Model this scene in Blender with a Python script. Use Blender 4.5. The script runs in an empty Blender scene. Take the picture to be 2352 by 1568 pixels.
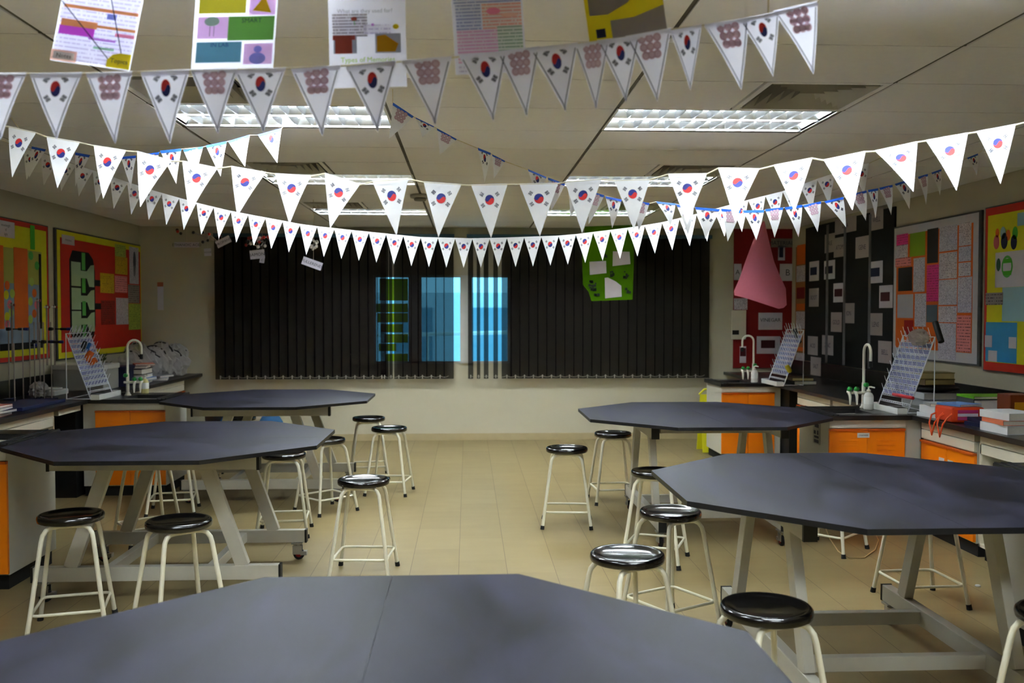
import bpy, math, random
from mathutils import Vector, Matrix, Euler

rnd = random.Random(7)
SC = bpy.context.scene
COL = SC.collection
PI = math.pi

# ------------------------------------------------------------------ camera
EYE = Vector((0.0, 0.0, 1.6))
FPX = 2147.0
YAW = math.atan(102 / FPX)
PITCH = math.atan(66 / FPX)
cam_data = bpy.data.cameras.new('camera')
cam = bpy.data.objects.new('camera', cam_data)
COL.objects.link(cam)
cam.location = EYE
cam.rotation_euler = Euler((PI / 2 - PITCH, 0, -YAW), 'XYZ')
cam_data.sensor_width = 36.0
cam_data.lens = FPX / 2352 * 36.0
cam_data.clip_start = 0.05
cam_data.clip_end = 200
cam_data.dof.use_dof = True
cam_data.dof.focus_distance = 5.0
cam_data.dof.aperture_fstop = 3.2
SC.camera = cam
CAM_ROT = cam.rotation_euler.to_matrix()

# ------------------------------------------------------------------ world, exposure
world = bpy.data.worlds.new('daylight')
SC.world = world
world.use_nodes = True
wn = world.node_tree.nodes
wl = world.node_tree.links
wn.clear()
_bg = wn.new('ShaderNodeBackground')
_bg.inputs[0].default_value = (0.34, 0.74, 1.0, 1)
_bg.inputs[1].default_value = 2.6
_wo = wn.new('ShaderNodeOutputWorld')
wl.new(_bg.outputs[0], _wo.inputs[0])
SC.view_settings.view_transform = 'Standard'
SC.view_settings.look = 'None'
SC.view_settings.gamma = 1.0
SC.view_settings.use_curve_mapping = False
SC.view_settings.exposure = 0.0
try:
    SC.cycles.max_bounces = 8
    SC.cycles.diffuse_bounces = 5
    SC.cycles.sample_clamp_indirect = 60.0
    SC.cycles.use_denoising = True
except Exception:
    pass
TUBE_POWER = 165.0

# ------------------------------------------------------------------ sight lines from the photo
def ray(px, py):
    d = Vector(((px - 1176.0) / FPX, (784.0 - py) / FPX, -1.0))
    return CAM_ROT @ d
def at_y(px, py, Y):
    d = ray(px, py); return EYE + d * (Y / d.y)
def at_x(px, py, X):
    d = ray(px, py); return EYE + d * (X / d.x)
def at_z(px, py, Z):
    d = ray(px, py); return EYE + d * ((Z - 1.6) / d.z)

# ------------------------------------------------------------------ materials
def lin(c):
    def f(v):
        v = v / 255.0
        return v / 12.92 if v <= 0.04045 else ((v + 0.055) / 1.055) ** 2.4
    return (f(c[0]), f(c[1]), f(c[2]), 1.0)

MATS = {}
def mat(name, rgb, rough=0.6, metal=0.0, vary=0.06, scale=12.0, bump=0.0, spec=0.5, coat=0.0):
    if name in MATS: return MATS[name]
    m = bpy.data.materials.new(name)
    m.use_nodes = True
    nt = m.node_tree
    b = nt.nodes['Principled BSDF']
    b.inputs['Roughness'].default_value = rough
    b.inputs['Metallic'].default_value = metal
    b.inputs['Specular IOR Level'].default_value = spec
    if coat: b.inputs['Coat Weight'].default_value = coat
    c = lin(rgb)
    tc = nt.nodes.new('ShaderNodeTexCoord')
    nz = nt.nodes.new('ShaderNodeTexNoise')
    nz.inputs['Scale'].default_value = scale
    nz.inputs['Detail'].default_value = 3
    nt.links.new(tc.outputs['Object'], nz.inputs['Vector'])
    mx = nt.nodes.new('ShaderNodeMix'); mx.data_type = 'RGBA'
    mx.inputs['A'].default_value = tuple(v * (1 - vary) for v in c[:3]) + (1,)
    mx.inputs['B'].default_value = tuple(min(1, v * (1 + vary)) for v in c[:3]) + (1,)
    nt.links.new(nz.outputs['Fac'], mx.inputs['Factor'])
    nt.links.new(mx.outputs['Result'], b.inputs['Base Color'])
    if bump:
        bp = nt.nodes.new('ShaderNodeBump')
        bp.inputs['Strength'].default_value = bump
        bp.inputs['Distance'].default_value = 0.002
        nt.links.new(nz.outputs['Fac'], bp.inputs['Height'])
        nt.links.new(bp.outputs['Normal'], b.inputs['Normal'])
    MATS[name] = m
    return m

def emit_mat(name, rgb, strength):
    m = bpy.data.materials.new(name); m.use_nodes = True
    nt = m.node_tree; nt.nodes.clear()
    e = nt.nodes.new('ShaderNodeEmission')
    e.inputs[0].default_value = rgb + (1,)
    e.inputs[1].default_value = strength
    o = nt.nodes.new('ShaderNodeOutputMaterial')
    nt.links.new(e.outputs[0], o.inputs[0])
    MATS[name] = m
    return m

def sheer_mat(name, rgb, see, trans=0.0):
    # cloth or paper: diffuse, translucent and partly open weave
    m = bpy.data.materials.new(name); m.use_nodes = True
    nt = m.node_tree; nt.nodes.clear()
    d = nt.nodes.new('ShaderNodeBsdfDiffuse'); d.inputs[0].default_value = lin(rgb)
    t = nt.nodes.new('ShaderNodeBsdfTranslucent'); t.inputs[0].default_value = lin(rgb)
    p = nt.nodes.new('ShaderNodeBsdfTransparent'); p.inputs[0].default_value = (1, 1, 1, 1)
    m1 = nt.nodes.new('ShaderNodeMixShader'); m1.inputs[0].default_value = trans
    m2 = nt.nodes.new('ShaderNodeMixShader'); m2.inputs[0].default_value = see
    o = nt.nodes.new('ShaderNodeOutputMaterial')
    nz = nt.nodes.new('ShaderNodeTexNoise'); nz.inputs['Scale'].default_value = 40
    tc = nt.nodes.new('ShaderNodeTexCoord')
    nt.links.new(tc.outputs['Object'], nz.inputs['Vector'])
    mx = nt.nodes.new('ShaderNodeMix'); mx.data_type = 'RGBA'
    c = lin(rgb)
    mx.inputs['A'].default_value = tuple(v * .95 for v in c[:3]) + (1,)
    mx.inputs['B'].default_value = tuple(min(1, v * 1.04) for v in c[:3]) + (1,)
    nt.links.new(nz.outputs['Fac'], mx.inputs['Factor'])
    nt.links.new(mx.outputs['Result'], d.inputs[0])
    nt.links.new(d.outputs[0], m1.inputs[1]); nt.links.new(t.outputs[0], m1.inputs[2])
    nt.links.new(m1.outputs[0], m2.inputs[1]); nt.links.new(p.outputs[0], m2.inputs[2])
    nt.links.new(m2.outputs[0], o.inputs[0])
    MATS[name] = m
    return m

def text_mat(name, rgb, ink, pitch=0.012, fill=0.45, wscale=90.0, dens=0.5, trans=0.0):
    # rows of handwriting-like marks, laid out in the sheet's own UV metres
    m = bpy.data.materials.new(name); m.use_nodes = True
    nt = m.node_tree; b = nt.nodes['Principled BSDF']; b.inputs['Roughness'].default_value = 0.7
    uv = nt.nodes.new('ShaderNodeUVMap')
    sp = nt.nodes.new('ShaderNodeSeparateXYZ'); nt.links.new(uv.outputs[0], sp.inputs[0])
    def math_(op, a, bb=None):
        n = nt.nodes.new('ShaderNodeMath'); n.operation = op
        for i, v in enumerate((a, bb)):
            if v is None: continue
            if isinstance(v, (int, float)): n.inputs[i].default_value = v
            else: nt.links.new(v, n.inputs[i])
        return n.outputs[0]
    row = math_('DIVIDE', sp.outputs['Y'], pitch)
    fr = math_('FRACT', row)
    inrow = math_('LESS_THAN', fr, fill)
    fl = math_('FLOOR', row)
    cx = nt.nodes.new('ShaderNodeCombineXYZ')
    nt.links.new(math_('MULTIPLY', sp.outputs['X'], wscale), cx.inputs[0])
    nt.links.new(math_('MULTIPLY', fl, 7.3), cx.inputs[1])
    nz = nt.nodes.new('ShaderNodeTexNoise'); nz.inputs['Scale'].default_value = 1.0
    nt.links.new(cx.outputs[0], nz.inputs['Vector'])
    word = math_('GREATER_THAN', nz.outputs['Fac'], 1 - dens)
    k = math_('MULTIPLY', inrow, word)
    mx = nt.nodes.new('ShaderNodeMix'); mx.data_type = 'RGBA'
    mx.inputs['A'].default_value = lin(rgb); mx.inputs['B'].default_value = lin(ink)
    nt.links.new(k, mx.inputs['Factor'])
    nt.links.new(mx.outputs['Result'], b.inputs['Base Color'])
    if trans:
        tr = nt.nodes.new('ShaderNodeBsdfTranslucent'); nt.links.new(mx.outputs['Result'], tr.inputs[0])
        ms = nt.nodes.new('ShaderNodeMixShader'); ms.inputs[0].default_value = trans
        nt.links.new(b.outputs[0], ms.inputs[1]); nt.links.new(tr.outputs[0], ms.inputs[2])
        nt.links.new(ms.outputs[0], nt.nodes['Material Output'].inputs['Surface'])
    MATS[name] = m
    return m

def floor_mat():
    m = bpy.data.materials.new('floor_vinyl'); m.use_nodes = True
    nt = m.node_tree; b = nt.nodes['Principled BSDF']
    tc = nt.nodes.new('ShaderNodeTexCoord')
    sp = nt.nodes.new('ShaderNodeSeparateXYZ'); nt.links.new(tc.outputs['Object'], sp.inputs[0])
    def M(op, a, bb=None, c=None):
        n = nt.nodes.new('ShaderNodeMath'); n.operation = op
        for i, v in enumerate((a, bb, c)):
            if v is None: continue
            if isinstance(v, (int, float)): n.inputs[i].default_value = v
            else: nt.links.new(v, n.inputs[i])
        return n.outputs[0]
    u = M('DIVIDE', M('ADD', sp.outputs['X'], 0.057), 0.3)
    fu = M('FRACT', u)
    lu = M('LESS_THAN', M('MINIMUM', fu, M('SUBTRACT', 1.0, fu)), 0.0085)
    v = M('DIVIDE', sp.outputs['Y'], 0.6)
    v = M('ADD', v, M('MULTIPLY', M('FLOOR', u), 0.5))
    fv = M('FRACT', v)
    lv = M('LESS_THAN', M('MINIMUM', fv, M('SUBTRACT', 1.0, fv)), 0.003)
    line = M('MAXIMUM', M('MULTIPLY', lu, 0.55), M('MULTIPLY', lv, 0.16))
    cell = nt.nodes.new('ShaderNodeCombineXYZ')
    nt.links.new(M('FLOOR', u), cell.inputs[0]); nt.links.new(M('FLOOR', v), cell.inputs[1])
    wn_ = nt.nodes.new('ShaderNodeTexWhiteNoise'); wn_.noise_dimensions = '2D'
    nt.links.new(cell.outputs[0], wn_.inputs['Vector'])
    nz = nt.nodes.new('ShaderNodeTexNoise'); nz.inputs['Scale'].default_value = 3.0
    nz.inputs['Detail'].default_value = 6
    mp = nt.nodes.new('ShaderNodeMapping'); mp.inputs['Scale'].default_value = (1, 3, 1)
    nt.links.new(tc.outputs['Object'], mp.inputs[0]); nt.links.new(mp.outputs[0], nz.inputs['Vector'])
    f = M('ADD', M('MULTIPLY', wn_.outputs['Value'], 0.35), M('MULTIPLY', nz.outputs['Fac'], 0.65))
    mx = nt.nodes.new('ShaderNodeMix'); mx.data_type = 'RGBA'
    mx.inputs['A'].default_value = lin((130, 113, 76)); mx.inputs['B'].default_value = lin((151, 134, 94))
    nt.links.new(f, mx.inputs['Factor'])
    m2 = nt.nodes.new('ShaderNodeMix'); m2.data_type = 'RGBA'
    nt.links.new(mx.outputs['Result'], m2.inputs['A']); m2.inputs['B'].default_value = lin((78, 62, 40))
    nt.links.new(line, m2.inputs['Factor'])
    nt.links.new(m2.outputs['Result'], b.inputs['Base Color'])
    b.inputs['Roughness'].default_value = 0.42
    b.inputs['Specular IOR Level'].default_value = 0.25
    return m

def table_mat():
    # dark laminate with pale wiped streaks
    m = bpy.data.materials.new('table_laminate'); m.use_nodes = True
    nt = m.node_tree; b = nt.nodes['Principled BSDF']
    tc = nt.nodes.new('ShaderNodeTexCoord')
    mp = nt.nodes.new('ShaderNodeMapping'); mp.inputs['Scale'].default_value = (0.9, 2.2, 1)
    nt.links.new(tc.outputs['Object'], mp.inputs[0])
    nz = nt.nodes.new('ShaderNodeTexNoise'); nz.inputs['Scale'].default_value = 2.2
    nz.inputs['Detail'].default_value = 5; nz.inputs['Distortion'].default_value = 0.6
    nt.links.new(mp.outputs[0], nz.inputs['Vector'])
    cr = nt.nodes.new('ShaderNodeValToRGB')
    cr.color_ramp.elements[0].position = 0.36; cr.color_ramp.elements[0].color = lin((15, 14, 22))
    cr.color_ramp.elements[1].position = 0.68; cr.color_ramp.elements[1].color = lin((44, 43, 60))
    nt.links.new(nz.outputs['Fac'], cr.inputs[0])
    nt.links.new(cr.outputs[0], b.inputs['Base Color'])
    rr = nt.nodes.new('ShaderNodeMapRange')
    rr.inputs['To Min'].default_value = 0.42; rr.inputs['To Max'].default_value = 0.6
    b.inputs['Specular IOR Level'].default_value = 0.2
    nt.links.new(nz.outputs['Fac'], rr.inputs[0]); nt.links.new(rr.outputs[0], b.inputs['Roughness'])
    MATS['table_laminate'] = m
    return m

FLOOR = floor_mat()
TABLE = table_mat()
EDGE = mat('table_edge', (20, 20, 24), 0.45)
WALL = mat('wall_cream_paint', (190, 183, 160), 0.8, vary=0.03, scale=3)
CEIL = mat('ceiling_tile', (244, 242, 244), 0.9, vary=0.03, scale=30, bump=0.1)
CGRID = mat('ceiling_grid', (96, 90, 80), 0.7)
CREAM = mat('cream_enamel', (222, 216, 196), 0.4, vary=0.03)
FRAMEW = mat('frame_enamel', (196, 191, 178), 0.42, vary=0.03)
CARC = mat('carcass_laminate', (206, 202, 190), 0.5, vary=0.03)
ORANGE = mat('orange_laminate', (255, 136, 4), 0.42, vary=0.03)
ORANGED = mat('orange_lip', (205, 88, 2), 0.5)
BLACKT = mat('black_worktop', (24, 23, 25), 0.3, vary=0.2)
BLACK = mat('black_plastic', (14, 14, 15), 0.5)
GLOSSB = mat('glossy_black_seat', (10, 9, 9), 0.16, spec=0.6, coat=0.3)
RUBBER = mat('black_rubber', (18, 18, 18), 0.8)
STEEL = mat('steel', (170, 170, 172), 0.28, metal=1.0)
ALU = mat('louvre_aluminium', (226, 228, 230), 0.22, metal=1.0, vary=0.02)
WHITEM = mat('white_enamel', (236, 236, 232), 0.4)
TAPM = mat('tap_enamel', (226, 222, 206), 0.3)
GREENK = mat('green_knob', (28, 140, 52), 0.35)
REDW = mat('red_wheel', (150, 20, 20), 0.5)
PAPER = sheer_mat('white_paper', (248, 248, 252), 0.0, 0.14)
PAPERA = sheer_mat('thin_lilac_paper', (240, 240, 255), 0.0, 0.42)
REDP = mat('print_red', (196, 34, 34), 0.7)
BLUEP = mat('print_blue', (28, 40, 122), 0.7)
BLACKP = mat('print_black', (52, 52, 74), 0.7)
PINKP = sheer_mat('print_pink', (204, 170, 186), 0.0, 0.3)
PINKL = sheer_mat('print_pink_pale', (216, 190, 204), 0.0, 0.3)
EDGEP = mat('print_edge', (60, 62, 96), 0.7)
TAPE = mat('blue_tape', (28, 92, 214), 0.5)
STRING = mat('twine', (214, 204, 176), 0.8)
BLIND = sheer_mat('blind_cloth', (24, 20, 20), 0.13, 0.0)
GLASS = None

# ------------------------------------------------------------------ mesh builder
class MB:
    def __init__(s):
        s.v = []; s.f = []; s.m = []; s.sm = []; s.uv = []; s.mats = []
    def mi(s, m):
        if m not in s.mats: s.mats.append(m)
        return s.mats.index(m)
    def face(s, pts, m, smooth=False, uv=None):
        n = len(s.v); s.v += [Vector(p) for p in pts]
        s.f.append(list(range(n, n + len(pts)))); s.m.append(s.mi(m)); s.sm.append(smooth)
        s.uv.append(uv if uv else [(0, 0)] * len(pts)); return s
    def raw(s, verts, faces, m, smooth=False):
        n = len(s.v); s.v += [Vector(p) for p in verts]
        k = s.mi(m)
        for f in faces:
            s.f.append([i + n for i in f]); s.m.append(k); s.sm.append(smooth); s.uv.append([(0, 0)] * len(f))
        return s
    def box(s, a, b, m):
        x0, x1 = sorted((a[0], b[0])); y0, y1 = sorted((a[1], b[1])); z0, z1 = sorted((a[2], b[2]))
        v = [(x0, y0, z0), (x1, y0, z0), (x1, y1, z0), (x0, y1, z0), (x0, y0, z1), (x1, y0, z1), (x1, y1, z1), (x0, y1, z1)]
        return s.raw(v, [(0, 3, 2, 1), (4, 5, 6, 7), (0, 1, 5, 4), (1, 2, 6, 5), (2, 3, 7, 6), (3, 0, 4, 7)], m)
    def obox(s, c, size, rot, m):
        # oriented box: centre, full size, rotation matrix
        v = []
        for dz in (-.5, .5):
            for dx, dy in ((-.5, -.5), (.5, -.5), (.5, .5), (-.5, .5)):
                v.append(Vector(c) + rot @ Vector((dx * size[0], dy * size[1], dz * size[2])))
        return s.raw(v, [(0, 3, 2, 1), (4, 5, 6, 7), (0, 1, 5, 4), (1, 2, 6, 5), (2, 3, 7, 6), (3, 0, 4, 7)], m)
    def beam(s, p, q, w, h, m, up=(0, 0, 1)):
        # rectangular bar from p to q, w across, h along 'up'
        p = Vector(p); q = Vector(q); d = (q - p); L = d.length; d.normalize()
        up = Vector(up); side = d.cross(up).normalized(); u2 = side.cross(d).normalized()
        R = Matrix((side, d, u2)).transposed()
        return s.obox((p + q) / 2, (w, L, h), R, m)
    def tube(s, path, r, m, seg=10, caps=True, closed=False):
        path = [Vector(p) for p in path]; n = len(path)
        rs = r if isinstance(r, (list, tuple)) else [r] * n
        verts = []; prev = None
        for i, p in enumerate(path):
            if closed: t = path[(i + 1) % n] - path[i - 1]
            elif i == 0: t = path[1] - p
            elif i == n - 1: t = p - path[i - 1]
            else: t = path[i + 1] - path[i - 1]
            t.normalize()
            if prev is None:
                a = Vector((0, 0, 1)) if abs(t.z) < 0.9 else Vector((1, 0, 0))
                u = t.cross(a).normalized()
            else:
                u = (prev - t * prev.dot(t)).normalized()
            prev = u; w = t.cross(u)
            for k in range(seg):
                an = 2 * PI * k / seg
                verts.append(p + (u * math.cos(an) + w * math.sin(an)) * rs[i])
        faces = []
        for i in range(n if closed else n - 1):
            j = (i + 1) % n
            for k in range(seg):
                k2 = (k + 1) % seg
                faces.append((i * seg + k, i * seg + k2, j * seg + k2, j * seg + k))
        s.raw(verts, faces, m, True)
        if caps and not closed:
            s.raw([verts[k] for k in range(seg)], [tuple(range(seg))[::-1]], m)
            s.raw([verts[(n - 1) * seg + k] for k in range(seg)], [tuple(range(seg))], m)
        return s
    def lathe(s, prof, m, c=(0, 0, 0), seg=32, rot=None, smooth=True):
        verts = []; n = len(prof); c = Vector(c)
        for r, z in prof:
            for k in range(seg):
                a = 2 * PI * k / seg
                p = Vector((r * math.cos(a), r * math.sin(a), z))
                if rot: p = rot @ p
                verts.append(c + p)
        faces = []
        for i in range(n - 1):
            for k in range(seg):
                k2 = (k + 1) % seg
                faces.append((i * seg + k, i * seg + k2, (i + 1) * seg + k2, (i + 1) * seg + k))
        return s.raw(verts, faces, m, smooth)
    def prism(s, poly, z0, z1, m, side=None):
        n = len(poly); side = side or m
        b = [(x, y, z0) for x, y in poly]; t = [(x, y, z1) for x, y in poly]
        s.raw(t, [tuple(range(n))], m); s.raw(b, [tuple(range(n))[::-1]], m)
        for i in range(n):
            j = (i + 1) % n
            s.raw([b[i], b[j], t[j], t[i]], [(0, 1, 2, 3)], side)
        return s
    def ball(s, c, r, m, seg=12, rings=8, sc=(1, 1, 1)):
        verts = []; faces = []
        for i in range(rings + 1):
            th = PI * i / rings
            for k in range(seg):
                a = 2 * PI * k / seg
                verts.append((c[0] + r * sc[0] * math.sin(th) * math.cos(a), c[1] + r * sc[1] * math.sin(th) * math.sin(a), c[2] + r * sc[2] * math.cos(th)))
        for i in range(rings):
            for k in range(seg):
                k2 = (k + 1) % seg
                faces.append((i * seg + k, (i + 1) * seg + k, (i + 1) * seg + k2, i * seg + k2))
        return s.raw(verts, faces, m, True)
    def build(s, name, parent=None, base=None, bevel=0.0, label=None, weld=True):
        org = Vector((0, 0, 0))
        p = parent
        while p is not None:
            org = org + p.location; p = p.parent
        if parent is None and base is not None: org = Vector(base)
        me = bpy.data.meshes.new(name)
        me.from_pydata([v - org for v in s.v], [], s.f)
        for m in s.mats: me.materials.append(m)
        me.polygons.foreach_set('material_index', s.m)
        me.polygons.foreach_set('use_smooth', s.sm)
        ul = me.uv_layers.new(name='UVMap')
        flat = []
        for u in s.uv:
            for a in u: flat += [a[0], a[1]]
        ul.data.foreach_set('uv', flat)
        me.update()
        o = bpy.data.objects.new(name, me); COL.objects.link(o)
        if parent is not None: o.parent = parent
        elif base is not None: o.location = base
        if bevel:
            b = o.modifiers.new('bevel', 'BEVEL'); b.width = bevel; b.segments = 2; b.limit_method = 'ANGLE'
            b.angle_limit = 0.7
        if label: o['label'] = label
        return o

def tag(o, label, cat, group=None):
    o['label'] = label; o['category'] = cat
    if group: o['group'] = group
    return o
def thing(name, loc, label, cat, group=None):
    o = bpy.data.objects.new(name, None); COL.objects.link(o)
    o.location = loc; o.empty_display_size = 0.1
    return tag(o, label, cat, group)
def struct(mb, name, parent=None, **k):
    o = mb.build(name, parent, **k)
    if parent is None: o['kind'] = 'structure'
    return o
def copy_tree(o, parent=None):
    c = o.copy(); COL.objects.link(c); c.parent = parent
    for ch in list(o.children): copy_tree(ch, c)
    return c

_tcache = {}
def word_mesh(mb, text, origin, ux, uy, height, m, center=True):
    # letters laid on a plane: ux is the reading direction, uy is up
    if text not in _tcache:
        cu = bpy.data.curves.new('lettering', 'FONT'); cu.body = text; cu.size = 1.0
        cu.resolution_u = 2
        ob = bpy.data.objects.new('lettering', cu); COL.objects.link(ob)
        dg = bpy.context.evaluated_depsgraph_get()
        me = bpy.data.meshes.new_from_object(ob.evaluated_get(dg))
        vs = [v.co.copy() for v in me.vertices]; fs = [tuple(p.vertices) for p in me.polygons]
        bpy.data.objects.remove(ob); bpy.data.curves.remove(cu); bpy.data.meshes.remove(me)
        _tcache[text] = (vs, fs)
    vs, fs = _tcache[text]
    if not vs: return
    w = max(v.x for v in vs); h = 0.7
    k = height / h
    ux = Vector(ux).normalized(); uy = Vector(uy).normalized(); origin = Vector(origin)
    ox = -w * k / 2 if center else 0
    oy = -height / 2 if center else 0
    mb.raw([origin + ux * (v.x * k + ox) + uy * (v.y * k + oy) for v in vs], fs, m)

# ------------------------------------------------------------------ room
XL, XR, YB, YF, ZC = -4.04, 4.12, 11.73, -2.2, 2.662
GX0 = -4.02
ROW0 = 2.48          # a lamp row starts here, every 2.4 m
mb = MB(); mb.box((XL - .15, YF - .15, -.1), (XR + .15, YB + .15, 0), FLOOR); struct(mb, 'floor')
mb = MB(); mb.box((XL - .12, YF - .12, 0), (XL, YB + .12, ZC + .35), WALL); struct(mb, 'wall_left')
mb = MB(); mb.box((XR, YF - .12, 0), (XR + .12, YB + .12, ZC + .35), WALL); struct(mb, 'wall_right')
mb = MB(); mb.box((XL, YF - .12, 0), (XR, YF, ZC + .35), WALL); struct(mb, 'wall_front')
# back wall with the window opening
WX0 = at_y(858, 700, YB).x; WX1 = at_y(1172, 700, YB).x
WZ0 = at_y(1000, 834, YB).z; WZ1 = at_y(1000, 632, YB).z
mb = MB()
mb.box((XL, YB, 0), (WX0, YB + .12, ZC + .35), WALL)
mb.box((WX1, YB, 0), (XR, YB + .12, ZC + .35), WALL)
mb.box((WX0, YB, 0), (WX1, YB + .12, WZ0), WALL)
mb.box((WX0, YB, WZ1), (WX1, YB + .12, ZC + .35), WALL)
struct(mb, 'wall_back')
SKIRT = mat('skirting_tile', (176, 160, 122), 0.5)
mb = MB(); mb.box((XL + .9, YB - .015, 0), (3.2, YB, .085), SKIRT); struct(mb, 'baseboard_back')

# suspended ceiling
xs = [GX0 + 1.2 * k for k in range(0, 8)]
def rows():
    y = ROW0 - 0.6 * 8; out = []
    while y < YB: out.append((y, y + .6)); y += .6
    return out
ROWS = rows()
lamp_rows = [ROW0 - 2.4, ROW0, ROW0 + 2.4, ROW0 + 4.8, ROW0 + 7.2]
LAMPX = (GX0 + 2.4, GX0 + 4.8)       # left edges of the two lamp columns
mb = MB()
def is_lamp(x, y): return any(abs(x - a) < .01 for a in LAMPX) and any(abs(y - b) < .01 for b in lamp_rows)
def vent_x(x): return x if abs(x - LAMPX[0]) < .01 else x + .6
def is_vent(x, y): return any(abs(x - a) < .01 for a in LAMPX) and any(abs(y - (b - .6)) < .01 for b in lamp_rows[1:])
gx, gy = .011, .004
for x in xs:
    for (y0, y1) in ROWS:
        a0 = max(x, XL); a1 = min(x + 1.2, XR)
        if a1 - a0 < .05 or y0 > YB - .02: continue
        b1 = min(y1, YB); b0 = max(y0, YF)
        if b1 <= b0 or is_lamp(x, y0): continue
        if is_vent(x, y0):
            vx = vent_x(x)
            if vx > x + .1: a0, a1 = x, x + .6
            else: a0, a1 = x + .6, x + 1.2
        mb.box((a0 + gx, b0 + gy, ZC), (a1 - gx, b1 - gy, ZC + .015), CEIL)
cuts = sorted(set([YF] + [b for b in lamp_rows] + [b + .6 for b in lamp_rows] + [YB]))
for x in xs:
    if XL < x < XR: mb.box((x - .017, YF, ZC + .006), (x + .017, YB, ZC + .02), CGRID)
for (y0, y1) in ROWS:
    if y0 > YF: mb.box((XL, y0 - .008, ZC + .004), (XR, y0 + .008, ZC + .02), CGRID)
struct(mb, 'ceiling')
# slab closing the void above the ceiling
mb = MB(); mb.box((XL - .12, YF - .12, ZC + .3), (XR + .12, YB + .12, ZC + .36), mat('soffit', (90, 88, 84), .9)); struct(mb, 'trim_1')

# ------------------------------------------------------------------ lamps
TUBE = emit_mat('lamp_tube_glow', (0.86, 0.955, 1.0), TUBE_POWER)
def make_lamp():
    t = thing('ceiling_light', (0, 0, 0), '', 'ceiling light', 'louvred fluorescent lights in the ceiling')
    W, D, H = 1.19, .59, .095
    m = MB()
    m.box((0, 0, H), (W, D, H + .004), WHITEM)
    m.box((0, 0, 0), (.012, D, H), WHITEM); m.box((W - .012, 0, 0), (W, D, H), WHITEM)
    m.box((0, 0, 0), (W, .012, H), WHITEM); m.box((0, D - .012, 0), (W, D, H), WHITEM)
    m.build('housing', t)
    for yc in (.155, .435):
        m = MB(); m.tube([(.03, yc, .066), (W - .03, yc, .066)], .013, TUBE, seg=8); m.build('lamp_tube', t)
        m = MB()
        y0, y1 = yc - .135, yc + .135
        for s_, e in ((y0, 1), (y1, -1)):
            m.face([(.012, s_, 0), (W - .012, s_, 0), (W - .012, s_ + e * .016, .05), (.012, s_ + e * .016, .05)], ALU)
            m.box((.012, s_ - .003, -.001), (W - .012, s_ + .003, .05), ALU)
        n = 13
        for k in range(1, n):
            x = .012 + (W - .024) * k / n
            # curved V blade
            pr = [(-.011, .045), (-.006, .026), (-.0025, .01), (0, 0), (.0025, .01), (.006, .026), (.011, .045)]
            for a, b in zip(pr, pr[1:]):
                m.face([(x + a[0], y0, a[1]), (x + b[0], y0, b[1]), (x + b[0], y1, b[1]), (x + a[0], y1, a[1])], ALU, True)
            m.face([(x - .011, y0, .045), (x + .011, y0, .045), (x + .011, y1, .045), (x - .011, y1, .045)], ALU)
        m.build('louvre', t)
    return t
lamp_names = {
    (0, 0): 'louvred ceiling light over the camera, left column', (1, 0): 'louvred ceiling light over the camera, right column',
    (0, 1): 'louvred ceiling light just out of sight above the hand-drawn posters', (1, 1): 'brightest louvred ceiling light cut by the top right edge of the photo',
    (0, 2): 'louvred ceiling light behind the grey front bunting, above the white row of pennants', (1, 2): 'long louvred ceiling light right of centre, fully visible beside an air vent',
    (0, 3): 'louvred ceiling light left of centre, partly hidden by the bright white pennants', (1, 3): 'louvred ceiling light right of centre, directly above the tips of the white pennant row',
    (0, 4): 'smallest farthest louvred ceiling light on the left, near the dark blinds', (1, 4): 'farthest dim ceiling light on the right, mostly behind pennants near the blinds'}
L0 = make_lamp(); first = True
for j, y in enumerate(lamp_rows):
    for i, x in enumerate(LAMPX):
        o = L0 if first else copy_tree(L0)
        first = False
        o.location = (x + .005, y + .005, ZC + .004)
        o['label'] = lamp_names[(i, j)]

# air diffusers
VANE = mat('vent_vane', (196, 190, 176), .6)
def make_vent():
    t = thing('air_vent', (0, 0, 0), '', 'air vent', 'square air vents in the ceiling')
    m = MB()
    m.box((0, 0, 0), (.59, .03, .012), CEIL); m.box((0, .56, 0), (.59, .59, .012), CEIL)
    m.box((0, 0, 0), (.03, .59, .012), CEIL); m.box((.56, 0, 0), (.59, .59, .012), CEIL)
    m.build('vent_frame', t)
    m = MB(); m.box((.03, .03, .09), (.56, .56, .095), BLACK)
    m.box((.028, .028, .012), (.03, .56, .09), BLACK); m.box((.56, .028, .012), (.562, .56, .09), BLACK)
    m.box((.028, .028, .012), (.56, .03, .09), BLACK); m.box((.028, .56, .012), (.56, .562, .09), BLACK)
    m.build('duct', t)
    m = MB()
    for k in range(5):
        a = .04 + k * .048; b = .59 - a
        c = a + .036; d = b - .036
        z0, z1 = -.002 + k * .002, .07 + k * .002
        q = [(a, a), (b, a), (b, b), (a, b)]; r = [(c, c), (d, c), (d, d), (c, d)]
        for i2 in range(4):
            j2 = (i2 + 1) % 4
            m.face([(q[i2][0], q[i2][1], z0), (q[j2][0], q[j2][1], z0), (r[j2][0], r[j2][1], z1), (r[i2][0], r[i2][1], z1)], VANE)
    m.build('vanes', t)
    return t
V0 = make_vent(); first = True
vl = {(0, 1): 'dark slatted air vent in the ceiling behind the grey front pennants on the left',
      (1, 1): 'largest slatted air vent, beside the fully visible light on the right',
      (0, 2): 'slatted air vent above the middle left light', (1, 2): 'slatted air vent above the middle right light',
      (0, 3): 'small far air vent on the left above the farthest light', (1, 3): 'small far air vent on the right, mostly behind pennants',
      (0, 0): 'air vent above the frame on the left', (1, 0): 'air vent above the frame on the right'}
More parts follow.
